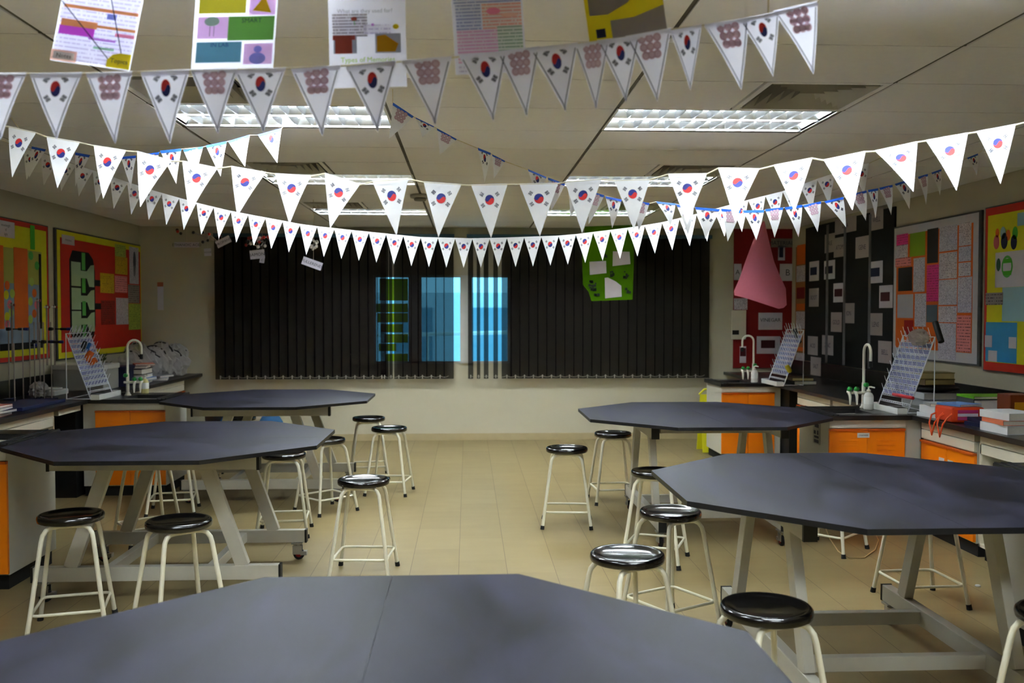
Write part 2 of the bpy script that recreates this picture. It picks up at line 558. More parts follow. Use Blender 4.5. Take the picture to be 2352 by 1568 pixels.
for j, y in enumerate(lamp_rows[1:]):
    for i, x in enumerate(LAMPX):
        if j == 0: key = (i, 0)
        else: key = (i, j)
        o = V0 if first else copy_tree(V0)
        first = False
        o.location = (vent_x(x) + .005, y - .6 + .005, ZC)
        o['label'] = vl[key]
p = at_z(965, 447, ZC)
t = thing('smoke_detector', (p.x, p.y, ZC), 'round grey smoke detector on the ceiling between the far lights', 'smoke detector')
m = MB(); m.lathe([(0, ZC - .055), (.05, ZC - .055), (.058, ZC - .04), (.05, ZC - .03), (0, ZC - .03)], mat('detector_grey', (120, 118, 112), .5), (p.x, p.y, 0)); m.build('sensor', t)
m = MB(); m.lathe([(0, ZC - .03), (.085, ZC - .03), (.09, ZC - .02), (.09, ZC), (0, ZC)], mat('detector_base', (178, 174, 164), .5), (p.x, p.y, 0)); m.build('mount', t)

# ------------------------------------------------------------------ window, outside, blinds
FRW = mat('window_frame_paint', (196, 196, 190), .5)
def glass_mat():
    m = bpy.data.materials.new('window_glass'); m.use_nodes = True
    nt = m.node_tree; nt.nodes.clear()
    t = nt.nodes.new('ShaderNodeBsdfTransparent'); t.inputs[0].default_value = (.72, .92, .97, 1)
    g = nt.nodes.new('ShaderNodeBsdfGlossy'); g.inputs['Roughness'].default_value = .03
    x = nt.nodes.new('ShaderNodeMixShader'); x.inputs[0].default_value = .06
    o = nt.nodes.new('ShaderNodeOutputMaterial')
    nt.links.new(t.outputs[0], x.inputs[1]); nt.links.new(g.outputs[0], x.inputs[2]); nt.links.new(x.outputs[0], o.inputs[0])
    MATS['window_glass'] = m
    return m
GLASS = glass_mat()
def bx(px): return at_y(px, 700, YB).x
w = bpy.data.objects.new('window_1', None); COL.objects.link(w); w.location = (WX0, YB, WZ0); w['kind'] = 'structure'
m = MB()
ys0, ys1 = YB + .02, YB + .08
fz = .025
m.box((WX0, ys0, WZ0), (WX1, ys1, WZ0 + fz), FRW); m.box((WX0, ys0, WZ1 - fz), (WX1, ys1, WZ1), FRW)
for a, b in ((858, 863), (938, 968), (1057, 1084), (1166, 1172)):
    m.box((bx(a), ys0 - (.05 if a == 1057 else 0), WZ0), (bx(b), ys1, WZ1), FRW)
m.build('window_frame', w)
for a, b in ((863, 938), (968, 1057), (1084, 1166)):
    m = MB(); m.box((bx(a), YB + .05, WZ0 + fz), (bx(b), YB + .054, WZ1 - fz), GLASS); m.build('pane', w)
# notes taped on the left pane
NG = sheer_mat('lime_note', (190, 214, 60), 0.0, 0.3)
t = thing('paper_notes', (bx(866), YB + .045, 1.6), 'column of lime green paper notes taped on the left window pane', 'notes')
for a, b, c, d in ((872, 937, 640, 690), (864, 937, 697, 717), (866, 937, 719, 740), (874, 926, 744, 763), (883, 937, 767, 787), (870, 910, 789, 806), (884, 937, 812, 832)):
    P = at_y(a, d, YB + .04); Q = at_y(b, c, YB + .045)
    m = MB(); m.box(P, Q, NG); m.build('note', t)
# what stands outside: a pale facade, a walkway and a rail
t = thing('outside_building', (0, YB + 7, -.5), 'pale building seen outside through the window', 'building')
m = MB(); m.box((-6, YB + 7, -3), (7, YB + 8, 2.0), mat('pale_facade', (226, 236, 240), .8)); m.build('wall', t)
for k in range(5):
    m = MB(); m.box((-3 + k * 1.5, YB + 6.96, .6), (-2.2 + k * 1.5, YB + 7.01, 1.7), mat('facade_window', (130, 170, 186), .2)); m.build('window', t)
tag(MB().box((-6, YB + 1.5, -.6), (7, YB + 6.9, -.5), mat('walkway_slab', (190, 200, 206), .8)).build('outside_walkway', None, (0, YB + 3, -.5)), 'grey walkway outside the window', 'walkway')
t = thing('outside_railing', (0, YB + 2.4, -.5), 'white handrail outside crossing the window panes', 'railing')
m = MB(); m.tube([(-5, YB + 2.4, 1.18), (6, YB + 2.4, 1.42)], .03, WHITEM, 8); m.build('handrail', t)
for k in range(8):
    m = MB(); x = -4.5 + k * 1.3; m.tube([(x, YB + 2.4, -.5), (x, YB + 2.4, 1.18 + .24 * (x + 5) / 11)], .02, WHITEM, 6); m.build('post', t)

BLY = YB - .09
def blind(name, x0, x1, label, gaps=(), overrides=None):
    P0 = at_y(x0, 700, BLY).x; P1 = at_y(x1, 700, BLY).x
    zt = at_y(1000, 546, BLY).z; zb = at_y(1000, 869, BLY).z
    t = thing(name, ((P0 + P1) / 2, BLY, zt), label, 'window blind', 'black vertical blinds on the back wall')
    m = MB(); m.box((P0 - .01, BLY - .03, zt), (P1 + .01, YB, zt + .045), mat('blind_rail', (70, 100, 120), .4, metal=.6)); m.build('head_rail', t)
    items = overrides
    for (a, b, rot) in items:
        A = at_y(a, 700, BLY).x; B = at_y(b, 700, BLY).x
        m = MB(); dy = rot
        n = 3
        for k in range(n):
            u0, u1 = k / n, (k + 1) / n
            bow = lambda u: BLY + dy * (u - .5) + .006 * (4 * u * (1 - u))
            m.face([(A + (B - A) * u0, bow(u0), zb), (A + (B - A) * u1, bow(u1), zb), (A + (B - A) * u1, bow(u1), zt), (A + (B - A) * u0, bow(u0), zt)], BLIND, True)
        m.box((A + .004, BLY - .008 + dy * -.4, zb - .002), (B - .004, BLY + .002 + dy * -.4, zb + .006), BLACK)
        m.build('slat', t)
    m = MB()
    xs_ = [at_y((a + b) / 2, 700, BLY).x for a, b, r in items]
    for a, b in zip(xs_, xs_[1:]):
        pts = [(a + (b - a) * u, BLY - .02, zb + .035 - .03 * 4 * u * (1 - u) * .6) for u in (0, .2, .4, .6, .8, 1)]
        m.tube(pts, .0022, mat('chain_white', (170, 165, 150), .5), 5)
        m.box((a - .006, BLY - .024, zb + .0), (a + .006, BLY - .016, zb + .045), mat('chain_white', (170, 165, 150), .5))
    m.build('bead_chain', t)
    return t
it = []
x = 495.0
while x < 862: it.append((x - 1, x + 22.5, .03)); x += 20.6
it = [i for i in it if i[1] < 870]
it += [(866, 887, .03), (874, 892, .03), (894, 901, .05), (905, 926, .03), (924, 945, .03), (944, 962, .03), (959, 981, .03), (979, 1002, .03), (1000, 1021, .03), (1019, 1042, .03)]
blind('vertical_blind', 494, 1042, 'left black vertical blind hanging in front of the window, left of the pale gap', overrides=it)
it = [(1075, 1087, .05), (1095, 1103, .06), (1111, 1122, .06), (1133, 1144, .06), (1152, 1176, .03)]
x = 1172.0
while x < 1612: it.append((x, x + 23.5, .03)); x += 20.7
blind('vertical_blind', 1074, 1632, 'right black vertical blind hanging behind the green poster', overrides=it)

# ------------------------------------------------------------------ octagonal tables
HT = .85
def make_table():
    t = thing('octagonal_table', (0, 0, 0), '', 'table', 'octagonal lab tables on castors')
    R = .872 / math.cos(PI / 8)
    oc = [(R * math.cos(PI / 8 + k * PI / 4), R * math.sin(PI / 8 + k * PI / 4)) for k in range(8)]
    # seam along local x: two halves
    up = [p for p in oc if p[1] > 0]; up.sort(key=lambda p: math.atan2(p[1], p[0]))
    up = [(.872, .0005)] + up + [(-.872, .0005)]
    dn = [(-x, -y) for x, y in up]
    for poly in (up, dn):
        m = MB(); m.prism(poly, HT - .022, HT, TABLE, EDGE); m.build('tabletop', t, bevel=.0012)
    # apron beams along x with black end caps
    for y in (-.45, .45):
        m = MB(); m.box((-.56, y - .025, HT - .115), (.56, y + .025, HT - .024), FRAMEW); m.build('apron_rail', t, bevel=.003)
        for sx in (-1, 1):
            m = MB(); m.box((sx * .56, y - .027, HT - .117), (sx * .576, y + .027, HT - .024), BLACK); m.build('end_cap', t)
    for x in (-.45, .45):
        m = MB(); m.box((x - .025, -.395, HT - .09), (x + .025, .395, HT - .03), FRAMEW); m.build('cross_rail', t, bevel=.003)
    for y in (-.42, .42):
        for sx in (-1, 1):
            m = MB(); m.beam((sx * .27, y, HT - .1), (sx * .47, y, .19), .045, .075, FRAMEW, up=(1, 0, 0)); m.build('leg', t, bevel=.003)
        m = MB(); m.box((-.67, y - .025, .115), (.67, y + .025, .195), FRAMEW); m.build('foot_rail', t, bevel=.003)
        for sx in (-1, 1):
            m = MB(); m.box((sx * .67, y - .027, .113), (sx * .682, y + .027, .197), BLACK); m.build('end_cap', t)
            c = MB(); cx = sx * .62
            c.box((cx - .035, y - .035, .104), (cx + .035, y + .035, .114), STEEL)
            c.tube([(cx, y, .104), (cx, y, .09)], .014, STEEL, 10)
            for e in (-1, 1):
                c.prism([(cx - .03, y + e * .018 - .002), (cx + .03, y + e * .018 - .002), (cx + .03, y + e * .018 + .002), (cx - .03, y + e * .018 + .002)], .035, .092, STEEL)
            c.box((cx + .02, y - .022, .03), (cx + .06, y + .022, .055), STEEL)
            co = c.build('castor', t, bevel=.001)
            wv = MB(); R90 = Euler((PI / 2, 0, 0)).to_matrix()
            wv.lathe([(0, -.013), (.03, -.013), (.036, -.008), (.036, .008), (.03, .013), (0, .013)], RUBBER, (cx + .008, y, .036), 20, R90)
            wv.lathe([(0, -.0145), (.02, -.0145), (.02, .0145), (0, .0145)], REDW, (cx + .008, y, .036), 16, R90)
            wv.build('wheel', co)
    for x in (-.28, .28):
        m = MB(); m.box((x - .022, -.395, .125), (x + .022, .395, .185), FRAMEW); m.build('floor_beam', t, bevel=.003)
    return t
T0 = make_table()
tables = [(-1.725, 5.67, 0, 'left middle black octagonal table, its corner touching the sink bench'),
          (-1.73, 8.36, 0, 'far left black octagonal table nearest the dark window blind'),
          (1.735, 6.9, 90, 'far right black octagonal table nearest the right blind and sink'),
          (1.745, 4.03, 90, 'large black octagonal table at the right, with a stool in front of its near edge'),
          (-.215, 1.79, 90, 'closest black octagonal table filling the bottom of the photo')]
for i, (x, y, a, lb) in enumerate(tables):
    o = T0 if i == 0 else copy_tree(T0)
    o.location = (x, y, 0); o.rotation_euler = (0, 0, math.radians(a)); o['label'] = lb

# ------------------------------------------------------------------ stools
STOOLM = mat('stool_enamel', (226, 221, 200), 0.35, vary=.03)
def make_stool():
    t = thing('stool', (0, 0, 0), '', 'stool', 'round black lab stools')
    m = MB()
    m.lathe([(0, .572), (.10, .573), (.128, .580), (.140, .587), (.150, .588), (.157, .581), (.159, .570), (.156, .556), (.148, .551), (.135, .553), (0, .553)], GLOSSB, seg=40)
    m.build('seat', t)
    m = MB(); m.lathe([(0, .553), (.09, .553), (.09, .546), (0, .546)], STOOLM, seg=20); m.build('seat_plate', t)
    for sy in (-1, 1):
        for sx in (-1, 1):
            m = MB()
            path = [(sx * .178, sy * .178, .02), (sx * .118, sy * .118, .475), (sx * .112, sy * .112, .505), (sx * .098, sy * .102, .527), (sx * .078, sy * .094, .538), (sx * .045, sy * .09, .541), (0, sy * .09, .541)]
            m.tube(path, .0115, STOOLM, 10)
            lg = m.build('leg', t)
            m = MB(); m.tube([(sx * .181, sy * .181, 0), (sx * .1775, sy * .1775, .028)], [.0155, .014], RUBBER, 10); m.build('rubber_tip', lg)
    m = MB(); r = .163; c = .035; pts = []
    for qx, qy, a0 in ((1, 1, 0), (-1, 1, 90), (-1, -1, 180), (1, -1, 270)):
        for k in range(5):
            a = math.radians(a0 + k * 22.5)
            pts.append((qx * (r - c) + c * math.cos(a), qy * (r - c) + c * math.sin(a), .125))
    m.tube(pts, .008, STOOLM, 8, closed=True); m.build('footrest', t)
    return t
S0 = make_stool()
stools = [
 (163, 1178, 14, 'stool at the lower left, leftmost of all, beside the orange sink bench'),
 (411, 1192, 38, 'stool at the lower left standing right of the leftmost stool'),
 (835, 1098, -4, 'stool standing alone in the aisle in front of the left middle table'),
 (894, 980, -8, 'stool with a cyan reflection on its seat near the far left table'),
 (847, 957, 8, 'farthest stool by the right corner of the far left table'),
 (652, 1039, 5, 'stool pushed half under the right side of the left middle table'),
 (748, 1006, 42, 'stool hidden behind the right corner of the left middle table, only legs showing'),
 (338, 1050, 38, 'stool behind the left middle table, legs in front of the orange doors'),
 (396, 1008, 10, 'stool between the two left tables near the orange doors, only legs showing'),
 (550, 956, 10, 'stool behind the far left table beside the blue water bottles'),
 (1302, 1026, -6, 'stool standing free left of the far right table'),
 (1408, 992, 4, 'stool tucked at the left corner of the far right table'),
 (1506, 1079, -22, 'stool behind the left corner of the large right table'),
 (1540, 1170, 30, 'stool with its seat under the near left corner of the large right table'),
 (1441, 1268, 24, 'stool second closest on the right, with a bright rim reflection'),
 (1760, 1388, 18, 'closest stool, its big black seat at the bottom right'),
 (1908, 1062, 43, 'stool behind the large right table, feet on the floor under it by the thin cable'),
 (2143, 1148, 3, 'stool at the far side of the large right table beside the orange cabinet'),
 (2450, 1402, 20, 'stool cut off by the right edge of the photo'),
]
for i, (px, py, a, lb) in enumerate(stools):
    o = S0 if i == 0 else copy_tree(S0)
    p = at_z(px, py, .588)
    if px == 2143: p = Vector((2.51, 5.04, 0))
    o.location = (p.x, p.y, 0); o.rotation_euler = (0, 0, math.radians(a)); o['label'] = lb

# ------------------------------------------------------------------ sink benches projecting from the walls
def tap_parts(parent, p, side, face=None):
    # side: +1 spout towards +x, -1 towards -x; face 'y' turns the spout to the camera
    x, y, z = p
    def D(u, w=0): return (x + side * u, y + w)
    if face == 'y':
        def D(u, w=0): return (x + w, y - u)
    m = MB()
    m.lathe([(0, 0), (.028, 0), (.028, .008), (.018, .02), (.018, .03), (0, .03)], TAPM, (x, y, z), 16)
    m.tube([(x, y, z), (x, y, z + .2)], .0145, TAPM, 12)
    r = .062; pts = [(x, y, z + .19), (x, y, z + .44)]
    for k in range(1, 10):
        a = PI - k * PI / 9
        q = D(r + r * math.cos(a)); pts.append((q[0], q[1], z + .44 + r * math.sin(a)))
    q = D(2 * r); pts.append((q[0], q[1], z + .36))
    m.tube(pts, .0105, TAPM, 12)
    m.tube([(q[0], q[1], z + .375), (q[0], q[1], z + .33)], .014, RUBBER, 10)
    # manifold with two drop nozzles
    s2 = side
    mx = (lambda u: (x + s2 * u, y - .01)) if True else None
    a = mx(-.03); b = mx(.13)
    m.tube([(a[0], a[1], z + .12), (b[0], b[1], z + .12)], .012, TAPM, 10)
    noz = []
    for u in (.075, .13):
        c = mx(u); noz.append(c)
        m.tube([(c[0], c[1], z + .13), (c[0], c[1] - .03, z + .12), (c[0], c[1] - .045, z + .095), (c[0], c[1] - .045, z + .03)], [.013, .013, .012, .006], TAPM, 10)
    tp = m.build('tap', parent)
    def knob(c, d):
        k = MB(); c = Vector(c); d = Vector(d).normalized()
        k.tube([c, c + d * .012, c + d * .03, c + d * .036], [.010, .018, .019, .013], GREENK, 12); k.build('tap_knob', tp)
    for c in noz: knob((c[0], c[1] - .005, z + .135), (-s2 * .4, -.5, .8))
    knob((x, y - .015, z + .18), (s2 * -.3, -1, .2))

def sink_bench(name, x_in, x_out, y0, y1, door_x, label, tapx, tapy, side, face=None, stickers=False, basin=None):
    # x_in: end facing the aisle, x_out: at the wall bench
    s = 1 if x_out > x_in else -1
    t = thing(name, (x_in, y0, 0), label, 'sink bench', 'sink benches projecting from the side walls')
    b = MB(); b.box((x_in, y0 + .02, .09), (x_out, y1, .815), CARC)
    b.build('cabinet_body', t, bevel=.002)
    b = MB(); b.box((x_in + s * .02, y0 + .05, 0), (x_out, y1 - .02, .09), RUBBER); b.build('plinth', t)
    b = MB(); b.box((x_in, y0, .755), (door_x + s * .005, y0 + .02, .815), CARC); b.build('top_rail', t, bevel=.001)
    xa = x_in + s * .0; xm = (xa + door_x) / 2
    for (p, q) in ((xa, xm - s * .002), (xm + s * .002, door_x)):
        d = MB(); d.box((p, y0, .1), (q, y0 + .02, .735), ORANGE)
        d.box((p, y0 - .012, .735), (q, y0 + .02, .75), ORANGED)
        lo, hi = min(p, q), max(p, q)
        for k in range(3):
            z = .66 - k * .035
            cx_ = (lo + hi) / 2
            d.box((cx_ - .07, y0 - .004, z), (cx_ + .07, y0, z + .008), ORANGE)
        dr = d.build('door', t, bevel=.0015)
    if stickers:
        d = MB(); xc = xm - .03; d.box((xc - .045, y0 - .002, .685), (xc + .045, y0, .72), mat('label_white', (225, 225, 225), .6))
        word_mesh(d, 'DRAWER', (xc, y0 - .003, .7025), (1, 0, 0), (0, 0, 1), .012, BLACKP); d.build('door_label', t)
    bx0, bx1 = basin
    lo, hi = sorted((x_in - s * .02, x_out - s * (.091 if s > 0 else .061)))
    ya, yb = y0 - .03, y1 + .04
    by0, by1 = y0 + .10, y1 - .18
    w_ = MB()
    w_.box((lo, ya, .815), (hi, by0, HT), BLACKT); w_.box((lo, by1, .815), (hi, yb, HT), BLACKT)
    w_.box((lo, by0, .815), (bx0, by1, HT), BLACKT); w_.box((bx1, by0, .815), (hi, by1, HT), BLACKT)
    # drip ridges at the aisle end
    for k in range(3):
        xx = x_in + s * (-.02 + .035 * k)
        w_.box((xx, ya + .01, HT), (xx + s * .012, yb - .01, HT + .006), BLACKT)
    w_.build('worktop', t, bevel=.002)
    w_ = MB(); zb = .66
    for f in ([(bx0, by0, zb), (bx1, by0, zb), (bx1, by1, zb), (bx0, by1, zb)], [(bx0, by0, zb), (bx0, by1, zb), (bx0, by1, .82), (bx0, by0, .82)],
              [(bx1, by0, zb), (bx1, by1, zb), (bx1, by1, .82), (bx1, by0, .82)], [(bx0, by0, zb), (bx1, by0, zb), (bx1, by0, .82), (bx0, by0, .82)],
              [(bx0, by1, zb), (bx1, by1, zb), (bx1, by1, .82), (bx0, by1, .82)]):
        w_.face(f, BLACKT)
    w_.build('basin', t)
    tap_parts(t, (tapx, tapy, HT), side, face)
    return t
sink_bench('sink_bench', -2.635, -3.34, 8.25, 8.88, -3.23, 'sink bench with orange doors at the far left beside the drying rack', -3.08, 8.62, 1, basin=(-3.02, -2.74))
sink_bench('sink_bench', -2.635, -3.34, 5.45, 6.08, -3.23, 'sink bench cut by the left edge of the photo with a grey side panel', -3.02, 5.78, 1, basin=(-2.96, -2.72))
sink_bench('sink_bench', 2.70, 3.34, 9.80, 10.43, 3.27, 'sink bench with orange doors at the far right below the red board', 3.10, 10.0, -1, basin=(2.78, 3.02))
sink_bench('sink_bench', 2.645, 3.34, 6.70, 7.32, 3.21, 'sink bench with orange doors right of the far right table', 3.12, 7.22, -1, 'y', True, basin=(2.74, 3.02))
sink_bench('sink_bench', 2.645, 3.34, 3.88, 4.50, 3.21, 'sink bench at the right edge of the photo, only its grey side panel showing', 3.12, 4.3, -1, 'y', basin=(2.74, 3.02))
# sticker on the grey side of the right sink bench
t = thing('wall_notice', (2.643, 6.95, .5), 'white sticker with black symbols on the grey side panel of the right sink bench', 'sticker')
m = MB(); P = at_x(1868, 968, 2.644); Q = at_x(1884, 1022, 2.644)
m.box((2.642, P.y, P.z), (2.6445, Q.y, Q.z), mat('sticker_grey', (178, 178, 170), .6)); m.build('sheet', t)
m = MB()
yy0, yy1 = sorted((P.y, Q.y)); zz0, zz1 = sorted((P.z, Q.z))
for k, (a, b, c, d) in enumerate(((.2, .78, .75, .95), (.25, .45, .4, .65), (.6, .45, .85, .62), (.2, .28, .8, .38), (.2, .05, .8, .2))):
    m.box((2.6405, yy0 + (yy1 - yy0) * a, zz0 + (zz1 - zz0) * b), (2.642, yy0 + (yy1 - yy0) * c, zz0 + (zz1 - zz0) * d), BLACKP)
m.build('symbols', t)

# ------------------------------------------------------------------ wall benches
def worktop(name, x0, x1, y0, y1, label):
    m = MB(); m.box((x0, y0, .815), (x1, y1, HT), BLACKT)
    return tag(m.build(name, None, ((x0 + x1) / 2, y0, .815), bevel=.003), label, 'worktop')
worktop('worktop', XL, -3.28, 6.09 - 3.6, YB - .001, 'long black worktop running along the left wall')
worktop('worktop', 3.25, XR, 2.0, YB - .001, 'long black worktop running along the right wall')
for x0, x1, lb in ((XL + .002, XL + .022, 'black upstand strip on the left wall behind the worktop'), (XR - .022, XR - .002, 'black upstand strip on the right wall behind the worktop')):
    m = MB(); m.box((x0, 2.5, HT), (x1, YB - .001, HT + .16), BLACKT); tag(m.build('upstand', None, (x0, 2.5, HT)), lb, 'upstand')

def wall_unit(name, fx, s, y0, y1, kind, label, labels=0):
    # fx front plane, s=+1 for the right wall (front faces -x)
    t = thing(name, (fx, y0, 0), label, 'cabinet', 'cabinets under the side worktops')
    back = fx + s * .5
    m = MB()
    if kind == 'open':
        for a, b in ((y0, y0 + .02), (y1 - .02, y1)): m.box((fx, a, .09), (back, b, .76), CREAM)
        m.box((back - s * .01, y0, .09), (back, y1, .76), CREAM)
        m.box((fx, y0, .09), (back, y1, .11), CREAM)
        m.build('cabinet_body', t)
        for z in (.3, .46, .6):
            q = MB(); q.box((fx + s * .01, y0 + .02, z), (back, y1 - .02, z + .015), CREAM); q.build('shelf', t)
    elif kind == 'door':
        m.box((fx + s * .02, y0, .09), (back, y1, .76), CARC); m.build('cabinet_body', t)
        ym = (y0 + y1) / 2
        for a, b in ((y0 + .003, ym - .002), (ym + .002, y1 - .003)):
            d = MB(); d.box((fx, a, .1), (fx + s * .02, b, .665), ORANGE)
            d.box((fx - s * .012, a, .665), (fx + s * .02, b, .68), ORANGED)
            for k in range(3): d.box((fx - s * .004, (a + b) / 2 - .06, .18 + .035 * k), (fx, (a + b) / 2 + .06, .188 + .035 * k), ORANGE)
            d.build('door', t, bevel=.0015)
        if labels:
            for yc in (ym + .06, ym - .06):
                d = MB(); d.box((fx - s * .002, yc - .035, .56), (fx, yc + .035, .59), mat('label_white', (225, 225, 225), .6)); d.build('door_label', t)
    if kind != 'none':
        q = MB(); q.box((fx + s * .04, y0 + .01, 0), (back, y1 - .01, .09), RUBBER); q.build('plinth', t)
    for z0, z1 in ((.76, .813), (.69, .755)):
        if kind in ('none', 'open') and z0 < .7: 
            if kind == 'none': continue
        d = MB(); d.box((fx, y0 + .004, z0), (fx + s * .3, y1 - .004, z1), CREAM); d.build('drawer', t, bevel=.002)
    return t
wall_unit('cabinet', -3.33, -1, 6.72, 7.68, 'open', 'cream open shelf unit under the left worktop behind the left middle table')
wall_unit('drawer_unit', -3.33, -1, 7.76, 8.2, 'none', 'narrow cream drawer front under the left worktop beside the far left sink bench')
wall_unit('cabinet', -3.33, -1, 5.5 + .6, 6.66, 'open', 'cream shelf unit at the left edge beside the near left sink bench')
wall_unit('cabinet', -3.33, -1, 8.95, 9.72, 'door', 'orange cabinet under the left worktop just behind the far left sink bench')
wall_unit('cabinet', -3.33, -1, 9.78, 11.15, 'door', 'last orange cabinet under the left worktop nearest the back wall')
wall_unit('cabinet', 3.30, 1, 5.92, 6.64, 'door', 'orange cabinet with two white labels under the right worktop', 1)
wall_unit('cabinet', 3.30, 1, 5.0, 5.86, 'open', 'cream open shelf unit under the right worktop at the right edge')
wall_unit('cabinet', 3.30, 1, 8.35, 9.2, 'door', 'orange cabinet under the right worktop between the two right sink benches, farther one')
wall_unit('cabinet', 3.30, 1, 7.4, 8.3, 'door', 'orange cabinet under the right worktop just behind the nearer sink bench')
wall_unit('cabinet', 3.30, 1, 4.56, 4.95, 'door', 'orange cabinet at the right edge beside the nearest sink bench')
# black blocks that paint in the shade of the open gaps between units
def gap_shade(x0, x1, y0, y1, lb):
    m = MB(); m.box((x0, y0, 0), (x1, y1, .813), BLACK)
    tag(m.build('gap_shade_block', None, ((x0 + x1) / 2, y0, 0)), lb, 'panel')
gap_shade(3.36, 3.8, 6.66, 7.36, 'black stand-in for shade between the right sink bench and the labelled orange cabinet')
gap_shade(3.36, 3.8, 9.6, 10.4, 'black stand-in for shade in the gap beside the far right sink bench')
gap_shade(-3.85, -3.38, 8.21, 8.9, 'black stand-in for shade in the knee space beside the far left sink bench')

# ------------------------------------------------------------------ drying racks
WIREM = mat('rack_white_wire', (225, 228, 236), .4)
RACKB = mat('rack_lilac_panel', (124, 126, 164), .6)
def make_rack():
    # panel faces +x, foot at x=0, top leans to -x; width along y
    t = thing('drying_rack', (0, 0, 0), '', 'drying rack', 'white wire drying racks')
    W, H, B = .5, .56, .2
    m = MB()
    def P(u, v): return Vector((-B * v, -W / 2 + W * u, .01 + H * v))
    m.tube([P(0, 0), P(1, 0), P(1, 1), P(0, 1)], .005, WIREM, 8, closed=True)
    for u in (0, 1): m.tube([P(u, 1), (-B, P(u, 0).y, .01), P(u, 0)], .004, WIREM, 8)
    m.tube([(-B, -W / 2, .01), (-B, W / 2, .01)], .004, WIREM, 8)
    m.build('frame', t)
    m = MB()
    for k in range(11):
        v0 = .09 + k * .082; v1 = v0 + (.055 if k % 2 else .03)
        for e in (v0, v0 + .02): m.tube([P(0, e), P(1, e)], .0028, WIREM, 6)
        for q in range(14):
            u = .035 + q * .0715
            m.tube([P(u, v0), P(u, v0 + .02)], .002, WIREM, 4)
    m.build('wires', t)
    m = MB()
    for k in range(1, 10):
        v0 = .115 + k * .082
        o_ = Vector((-.006, 0, 0))
        m.face([P(.01, v0) + o_, P(.99, v0) + o_, P(.99, v0 + .055) + o_, P(.01, v0 + .055) + o_], RACKB)
    m.build('panel_strips', t)
    m = MB()
    for k in range(8):
        for q in range(7):
            u = .07 + q * .143 ; v = .2 + k * .105
            a = P(u, v); m.tube([a, a + Vector((.03, .008, .075))], [.003, .0022], WIREM, 5)
    for q in range(6):
        a = P(.1 + q * .16, .98); m.tube([a, a + Vector((.03, .01, .08))], [.0035, .0025], WIREM, 5)
    m.build('pegs', t)
    m = MB()
    m.box((.0, -W / 2, .0), (.075, W / 2, .006), WHITEM); m.box((.07, -W / 2, 0), (.075, W / 2, .045), WHITEM)
    m.box((0, -W / 2, 0), (.075, -W / 2 + .004, .045), WHITEM); m.box((0, W / 2 - .004, 0), (.075, W / 2, .045), WHITEM)
    m.build('drip_tray', t)
    return t
RK = make_rack()
racks = [(-3.235, 8.42, 0, 'white wire drying rack with orange and blue pieces on the left bench'),
         (3.24, 6.98, 180, 'larger looking white wire drying rack on the right bench holding a red strip'),
         (3.22, 9.62, 180, 'far right drying rack with a yellow piece in front of the red board')]
for i, (x, y, a, lb) in enumerate(racks):
    o = RK if i == 0 else copy_tree(RK)
    o.location = (x, y, HT + .001); o.rotation_euler = (0, 0, math.radians(a)); o['label'] = lb
def blob(name, c, size, rot, m_, label, cat):
    m = MB(); R = Euler([math.radians(v) for v in rot]).to_matrix()
    m.tube([Vector(c) - R @ Vector((0, 0, size[1] / 2)), Vector(c) - R @ Vector((0, 0, size[1] * .3)), Vector(c) + R @ Vector((0, 0, size[1] * .3)), Vector(c) + R @ Vector((0, 0, size[1] / 2))],
           [size[0] * .35, size[0] / 2, size[0] / 2, size[0] * .42], m_, 14)
    return tag(m.build(name, None, c), label, cat)
OR2 = mat('orange_plastic', (214, 96, 12), .45); BL2 = mat('blue_plastic', (14, 92, 168), .45)
def rp(px, py, X): return at_x(px, py, X)
blob('rubber_bung', rp(203, 818, -3.345), (.06, .1), (0, 35, 20), OR2, 'upper orange plastic piece on the left drying rack', 'bung')
blob('rubber_bung', rp(211, 831, -3.33), (.055, .09), (0, 60, 10), OR2, 'lower orange plastic piece on the left drying rack', 'bung')
blob('rubber_bung', rp(202, 797, -3.375), (.035, .085), (0, 25, 0), BL2, 'blue piece on the left drying rack', 'bung')
blob('rubber_bung', rp(192, 796, -3.375), (.04, .1), (0, 20, 0), BLACK, 'black piece on the left drying rack', 'bung')
m = MB(); a = rp(2052, 905, 3.262); b = rp(2097, 914, 3.262)
m.tube([a, (a + b) / 2, b], .013, mat('red_plastic', (190, 24, 34), .5), 8); tag(m.build('test_tube_brush', None, a), 'red brush lying across the larger right drying rack', 'brush')
m = MB(); a = rp(2148, 740, 3.43); b = rp(2162, 785, 3.43)
m.tube([a, b], .022, BLACK, 10); tag(m.build('bottle_brush', None, b), 'black brush standing on the larger right drying rack', 'brush')
m = MB(); a = rp(1826, 757, 3.41); b = rp(1836, 785, 3.41)
m.tube([a, b], .024, BLACK, 10); tag(m.build('bottle_brush', None, b), 'black brush on the far right drying rack', 'brush')
blob('rubber_bung', rp(1811, 847, 3.255), (.05, .08), (0, -30, 0), mat('yellow_plastic', (205, 182, 30), .5), 'yellow piece on the far right drying rack', 'bung')
